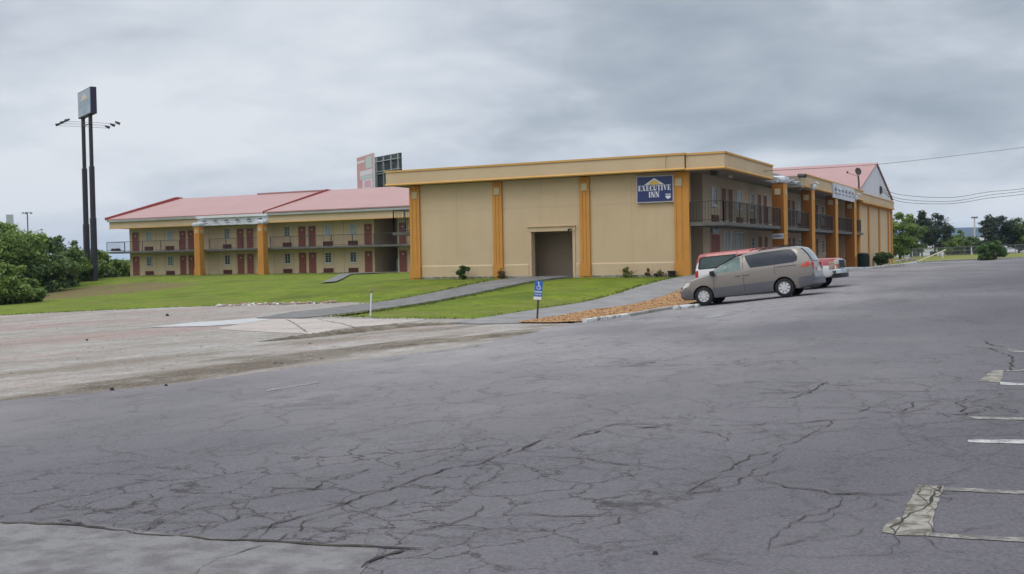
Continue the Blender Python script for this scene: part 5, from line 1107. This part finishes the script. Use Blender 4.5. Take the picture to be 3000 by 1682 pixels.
# far left: small sign and high mast lamp
q=at(29,650,150); e=empty('roadside_sign',(q.x,q.y,-1)); tag(e,'small pale roadside sign on two posts rising over the left trees','sign'); yw=math.radians(60); e.rotation_euler=(0,0,yw)
mb=MB(); mb.box(-.40,.40,-.12,.12,q.z+.2-.9,q.z+1.0+.9); bevel(mb.build('frame',M['signgrey'],e),.03); mb=MB(); mb.box(-.33,.33,-.14,-.121,q.z+.3-.9,q.z+1.8); mb.build('panel',M['bbgreen'],e)
mb=MB(); mb.box(-.22,-.12,-.05,.05,0,q.z+.2-.9); mb.box(.12,.22,-.05,.05,0,q.z+.2-.9); mb.build('post',M['polesteel'],e)
q=at(80,622,170); e=empty('high_mast_lamp',(q.x,q.y,-2)); tag(e,'tall thin mast lamp with a ring of floodlights beyond the left trees','street lamp')
mb=MB(); mb.tube([(0,0,0),(0,0,q.z+2)],[.16,.08],8); mb.build('mast',M['steel'],e)
for k in range(5): t=k*2*math.pi/5+.3; mb=MB(); mb.tube([(0,0,q.z+1.95),(.55*math.cos(t),.55*math.sin(t),q.z+1.95)],.03,4); mb.tube([(.55*math.cos(t),.55*math.sin(t),q.z+2.0),(.62*math.cos(t),.62*math.sin(t),q.z+1.80)],[.1,.17],7); mb.build('floodlight',M['steel'],e)
# ================================================================ WIRES
def wire(pts,r,label,group=None):
    mb=MB(); P=[Vector(p) for p in pts]
    Q=[]
    for i in range(len(P)-1):
        p0=P[max(i-1,0)];p1=P[i];p2=P[i+1];p3=P[min(i+2,len(P)-1)]
        for j in range(10):
            t=j/10; Q.append(.5*((2*p1)+(-p0+p2)*t+(2*p0-5*p1+4*p2-p3)*t*t+(-p0+3*p1-3*p2+p3)*t**3))
    Q.append(P[-1]); mb.tube(Q,r,5); o=mb.build('overhead_wire',M['iron'],smooth=True); tag(o,label,'cable',group)
wire([at(2168,502,60),at(2300,498,66),at(2571,481.5,88),at(2800,456,104),at(3010,430,118),at(3200,400,130)],.016,'single straight overhead wire crossing above the gable peak','overhead wires')
m0=(1.66,54.5,6.9)
for k,(a,b,c,z,lab) in enumerate(((571,579,551,6.95,'upper of the three sagging cables from the meter box'),(583,590,558,6.8,'middle of the three sagging cables from the meter box'),(591,597,567,6.68,'lowest of the three sagging cables from the meter box'))):
    wire([(1.66,54.5,z),at(2640,a,109),at(2780,b,106),at(2900,(b+c)/2-3+k*.5,104),at(3010,c,102),at(3180,c-36,100)],.02,lab,'overhead wires')
# ================================================================ VEGETATION
def foliage(name,parent,clumps,n,leaf,m,seed,flat=.55):
    """many leaf faces spread through a cloud of clumps (cx,cy,cz,rx,ry,rz)"""
    r=np.random.default_rng(seed); C=np.array(clumps); vol=(C[:,3]*C[:,4]*C[:,5])**.75; p=vol/vol.sum(); k=r.choice(len(C),n,p=p)
    d=r.normal(size=(n,3)); d/=np.linalg.norm(d,axis=1)[:,None]; rad=r.random(n)**.38*(1+.18*r.normal(size=n)); c=C[k,:3]+d*rad[:,None]*C[k,3:]
    a=r.normal(size=(n,3)); a/=np.linalg.norm(a,axis=1)[:,None]; nrm=d*.8+r.normal(size=(n,3))*.6+np.array([0,0,.35]); nrm/=np.linalg.norm(nrm,axis=1)[:,None]
    b=np.cross(nrm,a); b/=np.linalg.norm(b,axis=1)[:,None]; a=np.cross(b,nrm); s=leaf*.72*r.uniform(.5,1.4,n)[:,None]
    V=np.stack([c-a*s,c+b*s*flat,c+a*s,c-b*s*flat],1).reshape(-1,3); Fc=np.arange(4*n).reshape(n,4)
    me=D.meshes.new(name); me.vertices.add(4*n); me.vertices.foreach_set('co',V.ravel()); me.loops.add(4*n); me.loops.foreach_set('vertex_index',Fc.ravel()); me.polygons.add(n); me.polygons.foreach_set('loop_start',np.arange(0,4*n,4)); me.update(calc_edges=True); me.validate()
    me.materials.append(M[m]); o=D.objects.new(name,me); COL.objects.link(o); o.parent=parent; return o
def tree(x,y,z0,hh,rad,m,label,seed,name='broadleaf_tree',group=None,low=.12,n=None,leaf=.22,nc=26,shape='round',cat='tree',trunk=.16,multi=1):
    r=np.random.default_rng(seed); e=empty(name,(x,y,z0)); tag(e,label,cat,group); cl=[]
    for i in range(nc):
        f=r.random(); zz=hh*(low+(1-low)*f*.93)
        if shape=='round': env=math.sqrt(max(.05,1-((zz/hh-.50)/.56)**2))
        elif shape=='pine': env=max(.12,1.05-zz/hh)*(.75+.5*r.random())
        else: env=1.0
        t=r.uniform(0,6.28); q=rad*env*math.sqrt(r.random())*.82; cr=rad*r.uniform(.22,.42)*(.6 if zz>hh*.8 else 1)
        cl.append((q*math.cos(t),q*math.sin(t),zz,cr,cr,cr*(.42 if shape=='pine' else .72)))
    cl.append((0,0,hh*.93,rad*.22,rad*.22,hh*.07))
    tk=MB(); 
    for m_ in range(multi):
        ox=r.normal(0,.15*(multi>1)); top=(ox*3,r.normal(0,.2),hh*.72); tk.tube([(ox,0,-.4),(ox*1.3,0.02,hh*.3),top],[trunk,trunk*.8,trunk*.25],8)
        for c in cl[::3]: tk.tube([(ox,0,c[2]*.55),(c[0]*.55,c[1]*.55,c[2]*.85),(c[0],c[1],c[2])],[trunk*.38,trunk*.22,trunk*.08],5)
    tk.build('trunk',M['bark'],e,smooth=True)
    foliage('crown',e,cl,int(1.9*(n or int(1500+900*rad))),leaf,m,seed+1); return e
def T(px,Dd,pyt,rad,m,label,seed,zlow=None,**k):
    q=at(px,pyt,Dd); z0=h(q.x,q.y) if zlow is None else zlow; return tree(q.x,q.y,z0,q.z-z0,rad,m,label,seed,**k)
gl='trees and bushes beyond the left lawn'
T(28,107,655,3.6,'leaf','tall mid green tree at the left edge, below the small roadside sign',1,group=gl,n=7000,low=.0)
T(-60,104,650,3.8,'leaf','tall green tree cut by the left edge of the picture',21,group=gl,n=5000,low=.0)
T(92,112,686,2.6,'leafbright','green tree just right of the high mast lamp',2,group=gl,n=4500,low=.0)
T(172,112,690,2.5,'leafdark','loose topped darker tree left of the tall twin pole sign',3,group=gl,n=4500,low=.0,nc=30)
T(140,106,745,2.6,'leafdark','dark low tree filling the gap left of the tall sign',23,group=gl,n=4500,low=.0)
T(225,118,735,2.2,'leaf','rounded green tree directly behind the tall sign poles',4,group=gl,n=4000,low=.0)
T(275,122,728,1.9,'leafbright','bright green tree just right of the tall sign poles',5,group=gl,n=3500,low=.0)
T(335,140,762,2.6,'leafbright','low bright green bush filling the gap beside the long wing',6,group=gl,n=4500,low=-.1,name='bush',cat='bush')
T(378,150,765,2.4,'leaf','low green bush touching the end of the long wing',16,group=gl,n=3500,low=-.1,name='bush',cat='bush')
T(300,132,790,1.8,'leafdark','dark low bush behind the right pole of the tall sign',26,group=gl,n=3000,low=-.1,name='bush',cat='bush')
T(28,84,775,2.0,'leafbright','large near bush at the left edge of the lawn, lighter leaves',7,group=gl,n=6500,low=.0,leaf=.16,name='bush',cat='bush',multi=3,trunk=.07)
T(78,86,815,1.35,'leaf','small spreading bush at the foot of the left trees',8,group=gl,n=3500,low=.0,leaf=.15,name='bush',cat='bush',multi=3,trunk=.06)
T(-50,82,770,2.4,'leaf','near bush cut by the left edge of the picture',9,group=gl,n=4500,low=.0,leaf=.17,name='bush',cat='bush',multi=3,trunk=.07)
gr_='trees beyond the right lawn'
T(2636,150,622,2.3,'leaf','green tree right behind the end wall of the wing',31,group=gr_,n=4500,low=.1)
T(2668,165,640,2.2,'leafdark','dark tree between the green tree and the open pine, beside the wing end',32,group=gr_,n=3500,low=.15)
T(2700,172,615,2.5,'leafpine','open dark pine with sky through its top, left pine group',33,group=gr_,n=2800,low=.25,shape='pine',nc=34,name='pine_tree',trunk=.14)
T(2738,176,624,2.6,'leafpine','dark pine at the right edge of the left pine group',34,group=gr_,n=2800,low=.25,shape='round',nc=30,name='pine_tree',trunk=.14)
T(2790,190,690,2.2,'leaf','low mid green tree in the gap in front of the blue hill',35,group=gr_,n=3000,low=.05)
T(2812,200,672,1.2,'leaf','thin pale green tree showing against the blue hill',36,group=gr_,n=900,low=.2,trunk=.1)
T(2840,192,692,2.2,'leafdark','low dark tree in the gap beside the pole lamp',37,group=gr_,n=2600,low=.05)
T(2896,182,627,2.7,'leafpine','dark pine above the round shrub, left one of the right group',38,group=gr_,n=2600,low=.2,shape='pine',nc=30,name='pine_tree',trunk=.14)
T(2936,186,632,2.9,'leafpine','wide dark pine in the middle of the right group',39,group=gr_,n=3400,low=.15,shape='round',nc=30,name='pine_tree',trunk=.14)
T(2985,188,636,2.8,'leafdark','dark green tree near the right picture edge',40,group=gr_,n=3400,low=.1)
T(3050,186,630,3.0,'leaf','green tree cut by the right picture edge',41,group=gr_,n=3000,low=.1)
T(2875,190,706,2.0,'leafdark','low dark undergrowth tree left of the round shrub',44,group=gr_,n=2200,low=.0)
T(2885,128,712,1.0,'leafshrub','round grey green shrub on the right lawn, left half of the pair',42,n=2200,low=.0,leaf=.13,name='bush',cat='bush',multi=4,trunk=.05,group='shrubs on the right lawn')
T(2915,129,704,1.25,'leafshrub','taller round shrub on the right lawn, right half of the pair',43,n=2800,low=.0,leaf=.13,name='bush',cat='bush',multi=4,trunk=.05,group='shrubs on the right lawn')
# bushes against the walls
def wallbush(px,pyt,y,rad,m,label,seed,n=900,leaf=.06,**k):
    d=RM@np.array([(px-CX)/F,-(pyt-CY)/F,-1.]); t=(y-CAM[1])/d[1]; q=CAM+t*d; z0=h(q[0],y)-.03; return tree(float(q[0]),y,z0,float(q[2])-z0,rad,m,label,seed,name='bush',cat='bush',n=n,leaf=leaf,nc=16,trunk=.02,multi=4,low=.1,group='plants along the motel walls',**k)
wallbush(1359,779,-.75,.42,'leafshrub','rounded dark green bush against the left panel of the tan wall',51,2200)
wallbush(1468,786,-.45,.25,'leafred','small reddish bush at the foot of the second pilaster',52,700,.045)
wallbush(1838,783,-.5,.32,'leafyellow','straggly yellow green plant below the blue wall sign',53,420,.06)
wallbush(1897,785,-.4,.16,'leafred','thin reddish plant right of the straggly plant',54,220,.045)
wallbush(1934,790,-.4,.18,'leafred','small rusty plant beside the black pot',55,260,.045)
e=tree(2.45,48.9,h(2.45,48.9)+.0,1.35,.85,'leafshrub','full green bush in front of the far end wall panels',56,name='bush',cat='bush',n=3000,leaf=.09,nc=22,trunk=.03,multi=4,low=.05,group='plants along the motel walls')
# grass tufts along ragged edges
def tufts(name,lines,per,hmin,hmax,m,seed,spread=.18,label=''):
    r=np.random.default_rng(seed); V=[];F_=[]
    for ln in lines:
        for a,b in zip(ln,ln[1:]):
            a=np.array(a);b=np.array(b); L_=np.linalg.norm(b-a); n=int(L_*per)
            d=(b-a)/max(L_,1e-6); nn=np.array([-d[1],d[0]])
            for i in range(n):
                c=a+(b-a)*r.random()+nn*r.normal(0,spread); z=h(c[0],c[1])-.02; hh=r.uniform(hmin,hmax); k=r.integers(5,10)
                for j in range(k):
                    t=r.uniform(0,6.28); l=hh*r.uniform(.6,1.1); w=.012+.006*r.random(); o_=r.normal(0,.04,2); bx,by=c[0]+o_[0],c[1]+o_[1]; lean=r.uniform(.1,.7)*l
                    i0=len(V); V+=[(bx-w*math.sin(t),by+w*math.cos(t),z),(bx+w*math.sin(t),by-w*math.cos(t),z),(bx+lean*math.cos(t),by+lean*math.sin(t),z+l)]; F_.append((i0,i0+1,i0+2))
    mb=MB(); mb.v=V; mb.f=F_; mb.m=[0]*len(F_); o=mb.build(name,M[m],normals=False); tag(o,label,'grass',kind='stuff'); return o
M['blade']=leafmat('blade',(.09,.13,.015),(.20,.24,.045)); M['weed']=leafmat('weed',(.05,.075,.02),(.13,.14,.05))
tufts('grass_edge',[[G(0,925),G(250,912),G(500,901),G(760,893),G(1000,887)],[(-9.75,-3),(-10.0,-8),(-10.15,-14)],[(-6.6,-3),(-6.65,-10),(-6.45,-17),(-6.3,-21.5)],[(-6.3,-21.9),(-3.5,-22.5),(0,-22.6)],[(.05,-22),(.02,-1)],[(-16.2,-.35),(-9.3,-.35)],[(-5.8,-.35),(-.2,-.4)],[(-74,34),(-44,34)]],16,.05,.13,'blade',61,.16,'longer grass blades along the ragged edges of the lawn')
tufts('tarmac_weeds',[[G(1330,1025),G(1550,1005)],[G(2080,935),G(2300,905)],[G(740,1075),G(1000,1050)]],5,.03,.08,'weed',62,.12,'small green weeds sprouting where tarmac meets gravel')
tufts('kerb_weeds',[[(2.6,60),(2.6,40)],[(3.2,70.5),(13,83.6)]],9,.08,.22,'weed',63,.2,'dry weeds growing behind the far kerb')
# the far side: fence, posts, pale buildings, lamp pole, hill
fc=empty('chain_link_fence',(0,0,0)); tag(fc,'low grey chain link fence running behind the dry grass','fence')
fp=[(-3.5,100),(2,104),(8,107.5),(14,110.5),(22,114),(32,118)]
mb=MB(); rl_=MB()
for a,b in zip(fp,fp[1:]):
    a=Vector((*a,0));b=Vector((*b,0)); n=int((b-a).length/2.4)
    for i in range(n+1):
        p=a+(b-a)*i/n; z=h(p.x,p.y); mb.tube([(p.x,p.y,z-.1),(p.x,p.y,z+1.15)],.04,6)
    for zz in (1.12,.15,.63): rl_.tube([(a.x,a.y,h(a.x,a.y)+zz),(b.x,b.y,h(b.x,b.y)+zz)],.028,5)
    m_=int((b-a).length/.35)
    for i in range(m_):
        p=a+(b-a)*i/m_; q=a+(b-a)*(i+3)/m_; z=h(p.x,p.y); rl_.tube([(p.x,p.y,z+.12),(q.x,q.y,z+1.1)],.010,3,caps=False); rl_.tube([(q.x,q.y,z+.12),(p.x,p.y,z+1.1)],.010,3,caps=False)
mb.build('fence_post',M['steel'],fc); rl_.build('mesh_panel',M['steel'],fc)
for px,py,hh,lab in ((2762,755,.8,'short white marker post on the right lawn, left one'),(2846,746,1.0,'thin white marker post on the right lawn, left of the shrubs')):
    x,y=G(px,py); mb=MB(); mb.tube([(0,0,-.2),(0,0,hh*.8),(0,0,hh)],[.06,.06,.03],8); o=mb.build('marker_post',M['white']); o.location=(x,y,h(x,y)); tag(o,lab,'post')
a=G(2690,765); za=h(*a); mb=MB(); mb.tube([(0,0,0),(2.6,3.2,1.25)],.075,8); o=mb.build('guy_wire_guard',M['yellow']); M['guard']=mat('guard',(.50,.46,.28),.7); o.data.materials[0]=M['guard']; o.location=(a[0],a[1],za-.05); tag(o,'pale yellow slanting guy wire guard rising from the grass','guy guard')
def house(px,py,Dd,w,dd,hh,label,z0=-.5,rot=.4):
    q=at(px,py,Dd); e=empty('distant_building',(q.x,q.y,q.z-hh-.6)); e.rotation_euler=(0,0,rot); tag(e,label,'building','pale buildings beyond the right trees')
    mb=MB(); mb.box(-w/2,w/2,-dd/2,dd/2,-3,hh); mb.build('wall',M['whitebld'],e); mb=MB(); mb.prism([(-dd/2-.3,hh),(dd/2+.3,hh),(0,hh+1.0)],lambda a,b,d:(d,a,b),-w/2-.3,w/2+.3); mb.build('roof',M['greyroof'],e)
    mb=MB()
    for k in range(int(w/3)): mb.box(-w/2+1+k*3,-w/2+2.2+k*3,-dd/2-.04,-dd/2-.001,hh*.3,hh*.7)
    mb.build('window',M['glassdark'],e)
house(2712,716,215,9,8,2.2,'pale building glimpsed low between the left pine trunks')
house(2752,722,225,7,8,2.2,'white building seen under the right side of the left pine group')
house(2860,700,330,14,9,2.4,'small white building in the gap below the blue hill')
house(2952,730,205,5,6,1.3,'white shed seen low between the round shrub and the right trees')
q=at(2855,637,250); e=empty('pole_lamp',(q.x,q.y,h(q.x,q.y)-.5)); tag(e,'thin pale pole with a twin lamp head against the sky above the hill','street lamp'); zz=q.z-e.location.z
mb=MB(); mb.tube([(0,0,0),(0,0,zz)],[.2,.12],8); mb.build('pole',M['signgrey'],e); mb=MB(); mb.box(-.65,.65,-.2,.2,zz-.2,zz+.15); bevel(mb.build('lamp_head',M['steel'],e),.05)
# distant wooded ridges
def ridge(name,az0,az1,Dd,ztop,label,seed,m='hill'):
    r=np.random.default_rng(seed); n=120; mb=MB(); rows=[]; ph=r.uniform(0,6,6)
    for j in range(5):
        row=[]
        for i in range(n+1):
            a=math.radians(az0+(az1-az0)*i/n); s=sum(math.sin((i/n)*f+p)/f for f,p in zip((6,11,19,33,57,90),ph))*.9
            zt=ztop*(1+.30*s); k=j/4; dist=Dd-Dd*.22*(1-k); z=-12+(zt+12)*math.sin(k*math.pi/2)
            row.append((CAM[0]-math.sin(a)*dist,CAM[1]+math.cos(a)*dist,z))
        rows+=row
    mb.add(rows,[(j*(n+1)+i,j*(n+1)+i+1,(j+1)*(n+1)+i+1,(j+1)*(n+1)+i) for j in range(4) for i in range(n)]); o=mb.build(name,M[m],smooth=True); tag(o,kind='structure')
ridge('hills',35,-28,3600,72,'',3); ridge('hills',80,30,3600,25,'',4)
# far woods as one mass on the plain
r=np.random.default_rng(77); cl=[]
for i in range(420):
    a=math.radians(r.uniform(-12,60)); dd=r.uniform(420,900); cl.append((CAM[0]-math.sin(a)*dd,CAM[1]+math.cos(a)*dd,r.uniform(-1,3),r.uniform(9,18),r.uniform(9,18),r.uniform(2.5,4.)))
o=foliage('far_woods',None,cl,26000,1.3,'leafdark',78); tag(o,'dark far woods spread low along the horizon','woods',kind='stuff')
for o in list(COL.objects):
    if o.type=='MESH' and o.parent is None and 'label' not in o and 'kind' not in o: o['kind']='structure'

# ================================================================ AIR
def haze():
    mb=MB(); mb.box(-7600,7600,-7600,7600,-14,101)
    me=D.meshes.new('haze'); me.from_pydata(mb.v,[],mb.f); o=D.objects.new('haze',me); COL.objects.link(o)
    m=D.materials.new('haze'); m.use_nodes=True; nt=m.node_tree; nt.nodes.clear(); out=nt.nodes.new('ShaderNodeOutputMaterial'); v=nt.nodes.new('ShaderNodeVolumePrincipled')
    v.inputs['Density'].default_value=HAZE; v.inputs['Color'].default_value=(.52,.70,.98,1); v.inputs['Anisotropy'].default_value=.2; nt.links.new(v.outputs[0],out.inputs['Volume']); me.materials.append(m)
    o['kind']='stuff'; o['label']='pale bluish haze lying over the whole distance'
HAZE=.00012
if HAZE: haze()
